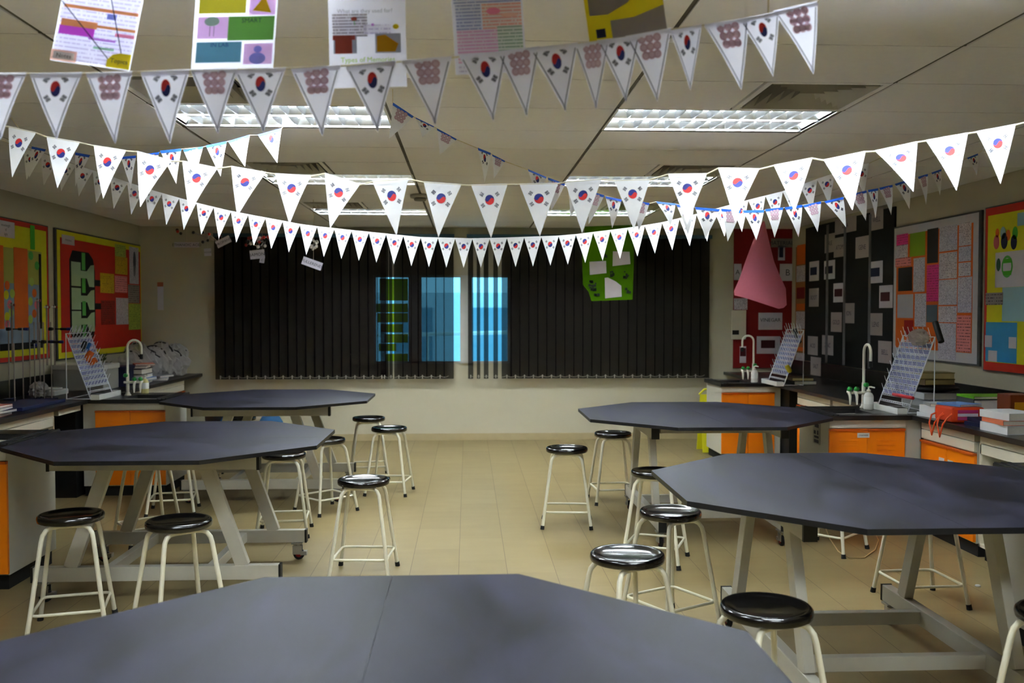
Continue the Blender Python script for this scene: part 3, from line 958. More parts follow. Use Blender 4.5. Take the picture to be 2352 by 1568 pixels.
# a clear bag piled on the big right rack
GBAG = sheer_mat('clear_bag', (196, 186, 178), .45, .4)
def crumple(c, r, m_, seed, sc=(1, 1, 1)):
    rr = random.Random(seed); m = MB(); seg, rings = 18, 12; vs = []; fs = []
    for i in range(rings + 1):
        th = PI * i / rings
        for k in range(seg):
            a = 2 * PI * k / seg; q = r * (1 + rr.uniform(-.16, .16))
            vs.append((c[0] + q * sc[0] * math.sin(th) * math.cos(a), c[1] + q * sc[1] * math.sin(th) * math.sin(a), max(c[2] - r * sc[2], c[2] + q * sc[2] * math.cos(th))))
    for i in range(rings):
        for k in range(seg):
            k2 = (k + 1) % seg; fs.append((i * seg + k, (i + 1) * seg + k, (i + 1) * seg + k2, i * seg + k2))
    return m.raw(vs, fs, m_, False)
p = rp(2110, 775, 3.36); tag(crumple(p, .1, GBAG, 3, (.5, 1.3, .6)).build('plastic_bag', None, p), 'crumpled clear plastic bag on top of the larger right drying rack', 'bag')

# soap dispensers
def soap(x, y, liq, label):
    t = thing('soap_dispenser', (x, y, HT), label, 'soap dispenser', 'pump soap bottles by the sinks')
    m = MB(); z = HT
    m.lathe([(0, 0), (.034, 0), (.036, .01), (.036, .105), (.028, .125), (.013, .135), (.013, .14), (0, .14)], liq, (x, y, z + .001), 20); m.build('bottle', t)
    m = MB(); m.lathe([(.0365, .045), (.0368, .046), (.0368, .1), (.0365, .101)], WHITEM, (x, y, z), 20); m.build('bottle_label', t)
    m = MB(); m.lathe([(0, .138), (.016, .138), (.016, .155), (.006, .158), (.006, .175), (0, .175)], TAPM, (x, y, z), 12)
    m.tube([(x, y, z + .175), (x + .012, y - .01, z + .178), (x + .035, y - .03, z + .172)], .006, TAPM, 8); m.build('pump', t)
SOAPY = mat('soap_yellow', (214, 204, 140), .25); SOAPW = mat('soap_milk', (222, 220, 214), .3)
soap(-3.0, 8.83, SOAPY, 'pump bottle of yellow soap beside the far left tap')
soap(3.1, 7.08, SOAPW, 'white pump soap bottle in front of the nearer right tap')
soap(3.08, 9.9, SOAPW, 'white pump soap bottle below the far right tap')

# ------------------------------------------------------------------ retort stands and burettes
ROD = mat('rod_steel', (172, 160, 156), .35, metal=.6)
NAVY = mat('navy_base', (28, 34, 78), .45)
CLB = mat('clamp_black', (22, 22, 30), .5)
TUBEG = sheer_mat('burette_glass', (205, 190, 188), .45, .4)
stands = [(5, 903, 752, 0), (22, 915, 700, 1), (45, 902, 750, 0), (54, 917, 752, 0), (70, 903, 750, 0), (81, 914, 690, 1), (102, 915, 705, 1), (119, 914, 705, 1), (34, 926, 788, 0), (93, 905, 740, 0)]
for i, (px, py, top, bur) in enumerate(stands):
    b = at_z(px, py, HT + .012); T = at_y(px, top, b.y)
    lb = ['retort stand with a plain rod at the left edge of the bench', 'retort stand holding a burette, leftmost of the ones with burettes', 'plain rod retort stand, third from the left edge',
          'plain rod retort stand, fourth from the left edge', 'plain rod retort stand in the middle of the group', 'retort stand with a burette in front of the yellow board edge',
          'retort stand with a burette and a blue clamp below the gap between boards', 'rightmost retort stand with a burette clamp reaching right', 'shortest retort stand near the books at the left edge', 'plain retort stand squeezed between the two burettes'][i]
    t = thing('retort_stand', (b.x, b.y, HT), lb, 'retort stand', 'retort stands on the left worktop')
    m = MB(); m.box((b.x - .035, b.y - .045, HT + .001), (b.x + .035, b.y + .045, HT + .013), NAVY); m.build('base', t, bevel=.002)
    rt = min(T.z, 1.52)
    m = MB(); m.tube([(b.x, b.y, HT + .012), (b.x, b.y, rt)], .0055, ROD, 8); m.build('rod', t)
    if i in (1, 5, 7, 2, 6):
        cz = rt - (.06 if i in (1, 7) else .17)
        m = MB(); m.box((b.x - .014, b.y - .014, cz - .014), (b.x + .014, b.y + .014, cz + .014), CLB)
        m.tube([(b.x - .02, b.y, cz), (b.x + .13, b.y - .02, cz)], .005, CLB, 8)
        m.tube([(b.x + .09, b.y - .016, cz), (b.x + .15, b.y - .02, cz)], .011, CLB, 8)
        c = m.build('clamp', t)
        m = MB(); m.tube([(b.x + .145, b.y - .02, cz), (b.x + .175, b.y - .02, cz)], .013, mat('clamp_blue', (30, 40, 130), .4), 8); m.build('clamp_knob', c)
    if bur:
        bxx = b.x + .035; byy = b.y - .01; z1 = T.z
        q = thing('burette', (bxx, byy, z1 - .55), ['', 'glass burette leftmost in front of the dotted poster', '', '', '', 'glass burette in front of the yellow board edge', 'glass burette in the gap between the two boards, left one', 'glass burette in front of the red board'][i], 'burette', 'glass burettes clamped to the stands')
        m = MB(); m.tube([(bxx, byy, z1 - .5), (bxx, byy, z1 + .02)], .007, TUBEG, 10); m.build('glass_tube', q)
        m = MB(); m.tube([(bxx - .02, byy, z1), (bxx + .02, byy, z1)], .007, WHITEM, 8); m.tube([(bxx + .018, byy, z1), (bxx + .026, byy, z1)], .011, mat('stopcock_red', (150, 60, 60), .5), 8); m.build('stopcock', q)
# tray-like base board under the stands
m = MB(); a = at_z(60, 921, HT); b_ = at_z(158, 921, HT)
m.box((-3.72, 7.25, HT + .001), (-3.38, 8.02, HT + .028), NAVY); tag(m.build('tray', None, (-3.55, 7.25, HT), bevel=.004), 'dark blue tray lying on the left worktop beside the retort stands', 'tray')

# ------------------------------------------------------------------ loose things on the benches
def slab_stack(spec, label_group=None):
    for (name, c, size, rz, cm, pm, label, cat, grp) in spec:
        x, y, z = c; sx, sy, sz = size
        t = thing(name, (x, y, z), label, cat, grp)
        R = Euler((0, 0, math.radians(rz))).to_matrix()
        m = MB(); m.obox((x, y, z + sz / 2), (sx * .97, sy * .97, sz * .8), R, pm); m.build('pages', t)
        m = MB()
        for dz in (sz * .05, sz * .95): m.obox((x, y, z + dz), (sx, sy, sz * .1), R, cm)
        m.obox(Vector((x, y, z + sz / 2)) + R @ Vector((-sx / 2, 0, 0)), (.004, sy, sz), R, cm)
        m.build('cover', t)
PG = mat('pages_white', (222, 218, 210), .8, vary=.1, scale=120); PGY = mat('pages_cream', (214, 196, 140), .8, vary=.1, scale=120)
RED = mat('book_red', (160, 20, 28), .5); BLU = mat('book_blue', (30, 62, 150), .5); NVY = mat('book_navy', (22, 26, 64), .5); WHT = mat('book_white', (220, 220, 224), .6)
SKY = mat('book_sky', (96, 140, 205), .5); BRN = mat('book_brown', (110, 88, 60), .6); GRN = mat('binder_green', (112, 190, 30), .5); ORG = mat('book_orange', (222, 120, 84), .5)
GRY = mat('book_grey', (150, 152, 156), .5)
gb = 'exercise books stacked at the left edge'
slab_stack([
 ('book', (-3.46, 6.9, HT + .001), (.22, .3, .024), 4, RED, PG, 'red exercise book at the bottom of the stack at the left edge', 'book', gb),
 ('book', (-3.44, 6.9, HT + .026), (.22, .3, .02), -6, NVY, PG, 'navy exercise book in the middle of the stack at the left edge', 'book', gb),
 ('book', (-3.45, 6.92, HT + .047), (.21, .29, .018), 8, WHT, PG, 'white loose booklet second from the top at the left edge', 'book', gb),
 ('book', (-3.46, 6.9, HT + .066), (.21, .29, .014), -3, mat('book_pink', (212, 120, 110), .5), PG, 'pink covered booklet topmost at the left edge', 'book', gb)])
p = at_z(108, 905, HT); tag(crumple((-3.78, 8.42, HT + .071), .07, mat('tissue_white', (196, 192, 190), .8), 11, (1.1, 1.2, 1)).build('tissue_pack', None, (-3.78, 8.42, HT)), 'crumpled white tissue on the left worktop behind the rods', 'tissue')
# grey box, balance, navy box behind the left rack
t = thing('equipment_box', (-3.7, 9.3, HT), 'grey plastic equipment box behind the left drying rack', 'box')
m = MB(); m.box((-3.98, 9.15, HT + .001), (-3.5, 9.55, HT + .235), mat('box_grey', (150, 148, 142), .5)); m.build('case', t, bevel=.008)
m = MB(); m.box((-3.99, 9.14, HT + .2), (-3.49, 9.56, HT + .25), mat('box_lid', (186, 184, 178), .5)); m.build('lid', t, bevel=.008)
t = thing('weighing_scale', (-3.8, 8.7, HT), 'small white balance with a flat pan on the left worktop', 'scale')
m = MB(); m.box((-3.93, 8.55, HT + .001), (-3.7, 8.85, HT + .05), WHITEM); m.build('body', t, bevel=.01)
m = MB(); m.lathe([(0, .052), (.09, .052), (.1, .065), (.095, .066), (.088, .058), (0, .058)], WHITEM, (-3.8, 8.7, HT), 24); m.build('pan', t)
t = thing('storage_box', (-3.5, 10.1, HT), 'navy blue storage box on the far left worktop', 'box')
m = MB(); m.box((-3.68, 9.62, HT + .001), (-3.46, 9.86, HT + .2), NVY); m.build('case', t, bevel=.004)
m = MB(); m.box((-3.69, 9.61, HT + .175), (-3.45, 9.87, HT + .205), NVY); m.build('lid', t, bevel=.004)
gf = 'books and files on the far left worktop'
slab_stack([
 ('book', (-3.52, 10.15, HT + .001), (.24, .32, .03), 8, BLU, PG, 'blue book at the bottom of the far left pile', 'book', gf),
 ('book', (-3.5, 10.15, HT + .032), (.24, .32, .028), -5, SKY, PG, 'light blue book above the blue one in the far left pile', 'book', gf),
 ('book', (-3.52, 10.15, HT + .061), (.23, .31, .035), 4, WHT, PG, 'white file in the far left pile', 'book', gf),
 ('binder', (-3.55, 10.15, HT + .098), (.26, .33, .06), 0, BLACK, PG, 'thick black file in the far left pile', 'binder', gf),
 ('book', (-3.53, 10.15, HT + .16), (.24, .32, .03), 10, NVY, PG, 'navy book near the top of the far left pile', 'book', gf),
 ('book', (-3.47, 10.2, HT + .191), (.2, .28, .016), 24, ORG, PG, 'orange edged notebook topmost in the far left pile', 'book', gf),
 ('book', (-3.47, 10.62, HT + .001), (.23, .3, .03), 14, WHT, PG, 'white workbook lying before the clear bags', 'book', gf),
 ('book', (-3.46, 10.62, HT + .032), (.22, .29, .02), -12, GRY, PG, 'grey workbook lying under the clear bags', 'book', gf)])
BAGM = sheer_mat('grey_clear_bag', (222, 220, 224), .42, .3)
for k in range(7):
    y = 10.2 + k * .11; r = .15 if k else .13
    x = -3.78 + .05 * k
    t_ = thing('plastic_bag', (x, y + .45, HT), ['leftmost grey clear bag behind the far left books', 'second grey clear bag from the left in the row near the back corner', 'third grey clear bag in the row near the back corner', 'middle grey clear bag in the row near the back corner',
               'grey clear bag right of the middle one near the back corner', 'second last grey clear bag near the back corner', 'last grey clear bag nearest the dark blind'][k], 'bag', 'upright clear bags with dark rims near the back corner')
    hgt = r * (1.25 + .15 * math.sin(k * 2.1))
    c = Vector((x, y + .45, HT + hgt * .95))
    crumple(c, r, BAGM, 20 + k, (1.1, .33, hgt / r)).build('film', t_)
    rr = random.Random(k); m = MB()
    pts = [(c.x + 1.12 * r * math.cos(a) + rr.uniform(-.01, .01), c.y + rr.uniform(-.02, .02), c.z + hgt * 1.02 * math.sin(a)) for a in [.5 + .21 * q for q in range(11)]]
    m.tube(pts, [.004 + .008 * rr.random() for _ in pts], mat('rim_dark', (50, 50, 54), .5), 6); m.build('rim', t_)
# pot plant beside them
def plant(x, y):
    t = thing('potted_plant', (x, y, HT), 'small dull green plant behind the far left tap', 'plant')
    m = MB(); m.lathe([(0, .001), (.05, .001), (.06, .1), (.055, .1), (0, .09)], NVY, (x, y, HT), 16); m.build('pot', t)
    m = MB(); rr = random.Random(2); G = mat('leaf_green', (86, 96, 50), .6)
    for k in range(70):
        a = rr.uniform(0, 2 * PI); h = rr.uniform(.1, .32); r = rr.uniform(.01, .11)
        p = Vector((x + r * math.cos(a), y + r * math.sin(a), HT + h)); d = Vector((math.cos(a) * .6, math.sin(a) * .6, rr.uniform(.2, .8))).normalized()
        s_ = d.cross(Vector((0, 0, 1))).normalized() * .012
        m.face([p - d * .03, p + s_, p + d * .035, p - s_], G)
    m.build('leaves', t)
    m = MB()
    for k in range(6):
        a = k; m.tube([(x, y, HT + .08), (x + .05 * math.cos(a), y + .05 * math.sin(a), HT + .28)], .0025, G, 5)
    m.build('stems', t)
plant(-3.86, 10.0)

# right bench pile
gr = 'books and papers piled on the right worktop'
def onb(px, py, z=HT): return at_z(px, py, z)
slab_stack([
 ('book', (3.78, 7.42, HT + .001), (.3, .42, .06), 4, GRY, PG, 'silver grey file at the bottom of the pile behind the right rack', 'book', gr),
 ('book', (3.77, 7.42, HT + .062), (.28, .4, .05), -4, WHT, PG, 'white file under the black pouch behind the right rack', 'book', gr),
 ('book', (3.76, 7.38, HT + .172), (.26, .2, .045), 6, BRN, PGY, 'brown book with cream pages lying on the black pouch', 'book', gr),
 ('book', (3.76, 7.38, HT + .218), (.27, .2, .055), -8, mat('book_olive', (120, 110, 50), .5), PGY, 'olive book with cream pages, topmost behind the right rack', 'book', gr),
 ('binder', (3.72, 6.52, HT + .058), (.31, .26, .085), -3, mat('binder_grey', (70, 72, 76), .5), PG, 'grey lever file with a green lid edge on the right worktop', 'binder', gr),
 ('book', (3.72, 6.52, HT + .144), (.31, .26, .016), -3, GRN, PG, 'bright green folder lying on the grey lever file', 'book', gr),
 ('book', (3.72, 6.5, HT + .001), (.36, .36, .056), 2, mat('bag_dark_red', (120, 14, 16), .6), PG, 'dark red folder under the grey lever file', 'book', gr),
 ('book', (3.38, 6.56, HT + .001), (.17, .22, .03), 14, WHT, PG, 'white booklet at the bottom of the loose papers beside the right rack', 'book', gr),
 ('book', (3.38, 6.56, HT + .032), (.16, .2, .05), 4, WHT, PG, 'thick white paper bundle beside the right rack', 'book', gr),
 ('book', (3.38, 6.56, HT + .083), (.15, .19, .02), -12, GRY, PG, 'grey sheet bundle leaning above the thick white papers', 'book', gr),
 ('book', (3.42, 6.34, HT + .107), (.2, .2, .014), 20, SKY, PG, 'light blue booklet lying above the orange gift bag', 'book', gr),
 ('book', (3.44, 6.0, HT + .001), (.2, .22, .025), 8, NVY, PG, 'lower navy notebook beside the papers at the right edge', 'book', gr),
 ('book', (3.45, 6.0, HT + .027), (.2, .22, .025), -4, NVY, PG, 'upper navy notebook beside the papers at the right edge', 'book', gr),
 ('book', (3.4, 5.7, HT + .001), (.21, .28, .055), 3, WHT, PG, 'white paper ream lowest in the pile at the right edge', 'book', gr),
 ('book', (3.4, 5.7, HT + .057), (.21, .28, .03), -5, ORG, PG, 'salmon folder in the middle of the pile at the right edge', 'book', gr),
 ('book', (3.4, 5.7, HT + .088), (.21, .28, .045), 6, WHT, PG, 'white booklet on top of the pile at the right edge', 'book', gr),
])
t = thing('pouch', (3.78, 7.4, HT + .114), 'black cloth pouch lying between the files and the cream books on the right', 'pouch')
m = MB(); m.ball((3.78, 7.4, HT + .142), .029, BLACK, 18, 8, (6.6, 7, 1)); m.build('fabric', t)
# orange gift bag lying with its handles hanging over the edge
ORB = mat('gift_orange', (214, 62, 12), .5)
t = thing('gift_bag', (3.4, 6.3, HT), 'orange gift bag lying on the right worktop, its handles hanging over the edge', 'bag')
m = MB(); m.box((3.29, 6.19, HT + .001), (3.52, 6.43, HT + .105), ORB); m.build('bag_body', t, bevel=.014)
m = MB()
for k, cc in enumerate(((200, 60, 130), (224, 214, 226), (190, 40, 120))):
    m.box((3.33, 6.186 - .001 * k, HT + .02 + .024 * k), (3.47, 6.19, HT + .04 + .024 * k), mat('bag_stripe_%d' % k, cc, .6))
m.build('printed_stripes', t)
for dy in (0, .11):
    m = MB(); y_ = 6.2 + dy; pts = [(3.295, y_, HT + .06), (3.26, y_ - .01, HT + .035), (3.232, y_, HT - .01), (3.232, y_ + .04, HT - .1), (3.234, y_ + .08, HT - .02), (3.26, y_ + .1, HT + .035), (3.295, y_ + .1, HT + .05)]
    m.tube(pts, .006, mat('handle_orange', (226, 84, 30), .5), 6); m.build('handle', t)
t = thing('snack_tin', (3.72, 6.15, HT), 'brown and yellow tin at the right edge of the photo', 'tin')
m = MB(); m.box((3.63, 6.08, HT + .001), (3.8, 6.24, HT + .2), mat('tin_brown', (120, 50, 16), .4)); m.build('tin_body', t, bevel=.006)
m = MB(); m.box((3.66, 6.076, HT + .04), (3.78, 6.08, HT + .15), mat('tin_yellow', (215, 150, 20), .4)); m.build('tin_label', t)
t = thing('paper_label', (3.7, 6.388, HT + .1), 'white spine label on the grey lever file', 'label')
m = MB(); m.box((3.6, 6.383, HT + .066), (3.84, 6.3855, HT + .134), mat('label_white', (225, 225, 225), .6)); m.build('sheet', t)
# tidy tray behind the far right rack
slab_stack([('book', (3.5, 9.7, HT + .001), (.24, .32, .04), 3, BLACK, PG, 'black edged book behind the far right drying rack', 'book', 'books behind the far right rack'),
            ('book', (3.5, 9.7, HT + .042), (.22, .3, .03), -6, BRN, PGY, 'brown book above the black edged one behind the far right rack', 'book', 'books behind the far right rack')])
# blue water bottles on the floor behind the far left table
BWAT = sheer_mat('blue_water_bottle', (70, 130, 190), .25, .4)
for px, lb in ((532, 'blue plastic water bottle on the floor behind the far left table, left one'), (622, 'large blue plastic water bottle on the floor behind the far left table, right one')):
    x = at_y(px, 950, 10.7).x
    t = thing('water_bottle', (x, 10.7, 0), lb, 'water bottle', 'large blue water bottles on the floor')
    m = MB(); m.lathe([(0, .002), (.125, .002), (.135, .02), (.135, .1), (.129, .11), (.135, .12), (.135, .25), (.129, .26), (.135, .27), (.135, .36), (.1, .42), (.035, .45), (.03, .48), (0, .48)], BWAT, (x, 10.7, 0), 26); m.build('bottle', t)
    m = MB(); m.lathe([(0, .48), (.034, .478), (.034, .505), (0, .505)], WHITEM, (x, 10.7, 0), 14); m.build('cap', t)
t = thing('waste_bin', (-3.05, 11.1, 0), 'dark bin on the floor at the end of the left cabinets', 'bin')
m = MB(); m.lathe([(0, .001), (.13, .001), (.16, .45), (.165, .46), (.155, .46), (.125, .02), (0, .02)], mat('bin_dark', (30, 32, 40), .5), (-2.95, 11.2, 0), 22); m.build('bin_body', t)
m = MB(); m.lathe([(.155, .455), (.17, .455), (.17, .47), (.155, .47)], BLACK, (-2.95, 11.2, 0), 22); m.build('rim', t)
# yellow floor sign behind the far right sink bench
YEL = mat('sign_yellow', (214, 206, 10), .5)
t = thing('floor_sign', (2.66, 10.62, 0), 'yellow folding floor sign standing behind the far right sink bench', 'sign')
for e in (-1, 1):
    m = MB(); m.beam((2.8, 10.62 + e * .14, 0.01), (2.8, 10.62, .66), .26, .012, YEL, up=(0, e, .2)); m.build('sign_panel', t)
m = MB(); m.tube([(2.66, 10.62, .66), (2.72, 10.62, .72), (2.8, 10.62, .72), (2.86, 10.62, .66)], .012, YEL, 8); m.build('sign_handle', t)
# thin cable on the floor
m = MB(); pts = []
for (px, py) in ((1890, 1195), (1905, 1235), (1925, 1265), (1950, 1283), (1985, 1280), (2010, 1262), (2018, 1240), (2005, 1215)):
    p = at_z(px, py, .006); pts.append(p)
m.tube(pts, .004, mat('cable_cream', (206, 180, 130), .5), 6); tag(m.build('cable', None, pts[0]), 'thin cream cable curling on the floor near the stool feet', 'cable')
m = MB(); p = at_z(2246, 1345, .003); m.lathe([(0, 0), (.018, 0), (.014, .008), (0, .01)], WHITEM, (p.x, p.y, .0005), 8); tag(m.build('paper_scrap', None, p), 'tiny white paper scrap on the floor at the right', 'scrap')

# ------------------------------------------------------------------ notice boards
TXW = text_mat('sheet_text_white', (214, 206, 216), (96, 90, 110), .014, .4)
TXF = text_mat('sheet_text_fine', (206, 202, 218), (110, 106, 140), .009, .45)
TXY = text_mat('sheet_text_yellow', (206, 168, 20), (90, 66, 10), .02, .3, 60, .45)
TXG = text_mat('sheet_text_lime', (176, 196, 78), (70, 84, 30), .02, .35, 70, .5)
TXP = text_mat('sheet_text_pink', (232, 140, 140), (120, 50, 60), .025, .3, 70, .5)
TXK = text_mat('sheet_text_pink2', (226, 50, 140), (150, 20, 80), .022, .3, 60, .5)
TXGY = text_mat('sheet_text_grey', (140, 132, 132), (70, 62, 70), .025, .35, 60, .5)
TXR = text_mat('sheet_text_darkred', (150, 26, 8), (90, 10, 4), .022, .5, 60, .5)
class Board:
    # a flat thing on a side wall, laid out from sight lines
    def __init__(s, X, name, label, cat, px, group=None):
        s.X = X; s.d = -1 if X > 0 else 1     # direction into the room
        x0, y0, x1, y1 = px
        s.n = 0
        a = at_x(x0, (y0 + y1) / 2, X)
        s.t = thing(name, (X, a.y, at_x(x0, y1, X).z), label, cat, group)
    def rect(s, px, mm, off, name, label=None, th=.0015, inner=None, text=None, th_m=None, raw=None):
        x0, y0, x1, y1 = px
        ya = at_x(x0, 700, s.X).y; yb = at_x(x1, 700, s.X).y
        xm = (x0 + x1) / 2
        zt = at_x(xm, y0, s.X).z; zb = at_x(xm, y1, s.X).z
        if raw: zt, zb = raw
        lo, hi = sorted((ya, yb)); x_a = s.X + s.d * off; x_b = s.X + s.d * (off + th)
        m = MB(); m.box((x_a, lo, zb), (x_b, hi, zt), th_m or mm)
        xf = x_b + s.d * .0004
        # reading direction: left wall -> towards +y, right wall -> towards -y
        q = [(xf, ya, zb), (xf, yb, zb), (xf, yb, zt), (xf, ya, zt)]
        w_, h_ = abs(yb - ya), abs(zt - zb)
        m.face(q, mm, uv=[(0, 0), (w_, 0), (w_, h_), (0, h_)])
        if inner:
            for (u0, v0, u1, v1, mi_) in inner:   # v from the top
                yq = lambda u: ya + (yb - ya) * u
                zq = lambda v: zt + (zb - zt) * v
                xg = xf + s.d * .0006
                m.face([(xg, yq(u0), zq(v1)), (xg, yq(u1), zq(v1)), (xg, yq(u1), zq(v0)), (xg, yq(u0), zq(v0))], mi_,
                       uv=[(0, 0), ((u1 - u0) * w_, 0), ((u1 - u0) * w_, (v1 - v0) * h_), (0, (v1 - v0) * h_)])
        if text:
            for (tx, v, hh, col) in text:
                word_mesh(m, tx, (xf + s.d * .001, (ya + yb) / 2, zt + (zb - zt) * v), (0, (1 if yb > ya else -1), 0), (0, 0, 1), hh, col)
        return m.build(name, s.t, label=label)
    def ell(s, px, py, rx, ry, mm, off, name):
        # ellipse given in metres around a sight line
        c = at_x(px, py, s.X); m = MB(); x_ = s.X + s.d * off
        n = 16; pts = [(x_, c.y + rx * math.cos(2 * PI * k / n), c.z + ry * math.sin(2 * PI * k / n)) for k in range(n)]
        m.face(pts, mm); p2 = [(x_ - s.d * .001, b, c_) for _, b, c_ in pts]; m.face(p2[::-1], mm)
        return m.build(name, s.t)
YB1 = mat('card_yellow', (214, 206, 8), .7); RB1 = mat('card_red', (198, 34, 8), .7); OB1 = mat('card_orange', (224, 100, 6), .7)
BB1 = mat('card_slate_blue', (134, 152, 172), .7); LY = mat('card_pale_yellow', (176, 172, 72), .7); LG = mat('card_green', (70, 180, 30), .7)
BK1 = mat('card_black', (12, 12, 14), .8); PG1 = mat('card_pale_green', (168, 192, 150), .7); GN1 = mat('card_leaf_green', (84, 178, 74), .7)
LW = mat('card_lilac_white', (206, 200, 212), .7); ALF = mat('board_frame', (92, 92, 96), .4, metal=.5)
SKB = mat('card_sky', (52, 148, 206), .7); PK1 = mat('card_pink', (226, 110, 120), .7); LB1 = mat('card_light_blue', (150, 188, 200), .7)
DRD = mat('card_dark_red', (120, 8, 12), .8); MAR = mat('card_maroon', (74, 18, 32), .8); NV1 = mat('card_navy', (24, 30, 66), .8)

# left wall, first board (cut by the photo's left edge)
B = Board(XL, 'notice_board', 'yellow notice board with red edge and an orange strip poster, at the left edge', 'notice board', (-60, 480, 108, 820), 'notice boards on the side walls')
B.rect((-60, 500, 108, 815), ALF, .001, 'board_frame', raw=(2.43, 1.16), th=.02)
B.rect((-58, 500, 106, 815), RB1, .0225, 'red_border', raw=(2.42, 1.17))
B.rect((-50, 510, 102, 815), YB1, .0245, 'yellow_backing', raw=(2.375, 1.21))
B.rect((-40, 590, 90, 760), LY, .0265, 'poster_sheet', raw=(2.17, 1.28))
B.rect((-40, 640, 88, 760), BB1, .028, 'poster_lower', raw=(1.86, 1.28))
B.rect((25, 560, 57, 750), OB1, .030, 'orange_strip', raw=(2.18, 1.46))
B.rect((-20, 560, 1, 750), OB1, .030, 'orange_strip', raw=(2.18, 1.46))
B.rect((83, 570, 88, 760), BK1, .030, 'black_strip', raw=(2.15, 1.45))
B.rect((-10, 740, 90, 770), BK1, .0305, 'black_strip', raw=(1.33, 1.27))
B.rect((-14, 508, 28, 545), LW, .030, 'title_card', text=[('wavelength', .25, .025, BLACKP), ('of', .52, .025, BLACKP), ('light', .8, .025, BLACKP)])
B.rect((64, 518, 74, 573), LG, .031, 'green_tab')
for i, (x, y, c) in enumerate(((8, 655, OB1), (6, 677, YB1), (20, 674, TXG), (14, 699, PK1), (17, 718, TXG), (8, 727, YB1), (9, 745, PK1), (65, 647, TXG), (71, 673, OB1), (62, 692, TXG), (76, 700, PK1), (71, 720, OB1), (62, 733, TXG), (63, 587, GN1), (77, 610, GN1))):
    B.ell(x, y, .045, .04, c, .032, 'paper_dot')
# left wall, second board
B = Board(XL, 'notice_board', 'red notice board with yellow edge and a black and pale green chain diagram', 'notice board', (125, 525, 322, 832), 'notice boards on the side walls')
B.rect((124, 525, 323, 832), ALF, .001, 'board_frame', raw=(2.43, 1.13), th=.02)
B.rect((127, 525, 321, 832), YB1, .0225, 'yellow_border', raw=(2.415, 1.145))
B.rect((134, 535, 318, 822), RB1, .0245, 'red_backing', raw=(2.345, 1.205))
B.rect((137, 541, 166, 562), LW, .030, 'title_card', text=[('Polarisation', .5, .022, BLACKP)])
# the black capsule with green bars
def wy(px): return at_x(px, 700, XL).y
m = MB(); xk = XL + .028
y0_, y1_ = wy(154), wy(213); zt, zb = 2.235, 1.285
pts = []
for (a, b) in ((.12, 1), (.75, 1), (.93, .93), (1, .8), (1, .2), (.93, .07), (.75, 0), (.25, 0), (.08, .05), (0, .15), (0, .9)):
    pts.append((xk, y0_ + (y1_ - y0_) * a, zb + (zt - zb) * b))
m.face(pts, BK1)
for zz in (.705, .44):
    m.face([(xk, y1_, zb + (zt - zb) * zz), (xk, y1_ + (y1_ - y0_) * .25, zb + (zt - zb) * zz), (xk, y1_ + (y1_ - y0_) * .25, zb + (zt - zb) * (zz - .07)), (xk, y1_, zb + (zt - zb) * (zz - .07))], BK1)
xg = xk + .0015
fr = lambda u, v: (xg, y0_ + (y1_ - y0_) * u, zb + (zt - zb) * v)
for v0, v1 in ((.62, .88), (.365, .60), (.12, .35)):
    vm0, vm1 = v0 + (v1 - v0) * .35, v0 + (v1 - v0) * .66
    m.face([fr(.06, v0), fr(.42, v0), fr(.42, v1), fr(.06, v1)], PG1)
    m.face([fr(.42, vm0), fr(.66, vm0), fr(.66, vm1), fr(.42, vm1)], PG1)
    m.face([fr(.66, vm0), fr(.75, v0), fr(.96, v0), fr(.96, v1 - .01), fr(.82, v1 - .02), fr(.66, vm1)], PG1)
xg = xk + .003
for v0, v1 in ((.8, .99), (.55, .71), (.3, .46), (.01, .20)):
    m.face([fr(.46, v0), fr(.6, v0), fr(.6, v1), fr(.46, v1)], GN1)
m.build('chain_diagram', B.t, label='black capsule shape with pale green blocks and green bars')
for px, mm, nm in (((260, 562, 285, 590), TXG, 'note_sheet'), ((260, 590, 288, 630), TXY, 'note_sheet'), ((225, 628, 257, 673), TXY, 'note_sheet'), ((259, 634, 287, 672), TXP, 'note_sheet'),
                   ((226, 690, 258, 745), TXR, 'note_sheet'), ((261, 684, 289, 745), TXF, 'note_sheet'), ((289, 700 - 46, 315, 696), TXGY, 'note_sheet'), ((290, 697, 317, 757), TXG, 'note_sheet'), ((293, 568, 314, 652), TXF, 'note_sheet')):
    B.rect(px, mm, .027, nm)
B.ell(303, 600, .045, .12, mat('print_slate', (70, 72, 96), .7), .031, 'printed_figure')
B.ell(303, 622, .035, .07, mat('print_slate2', (120, 120, 136), .7), .031, 'printed_figure')
# thermometer-like chart in the back left corner
t = thing('wall_chart', at_y(369, 700, YB - .01), 'narrow paper strip with an orange head near the back left corner', 'chart')
P = at_y(362, 690, YB - .002); Q = at_y(375, 648, YB - .006)
m = MB(); m.box((P.x, YB - .006, at_y(369, 712, YB).z), (Q.x, YB - .001, Q.z), LW); m.build('strip', t)
m = MB(); m.box((P.x, YB - .008, at_y(369, 658, YB).z), (Q.x, YB - .0062, Q.z), mat('terracotta', (176, 96, 60), .7)); m.build('head', t)

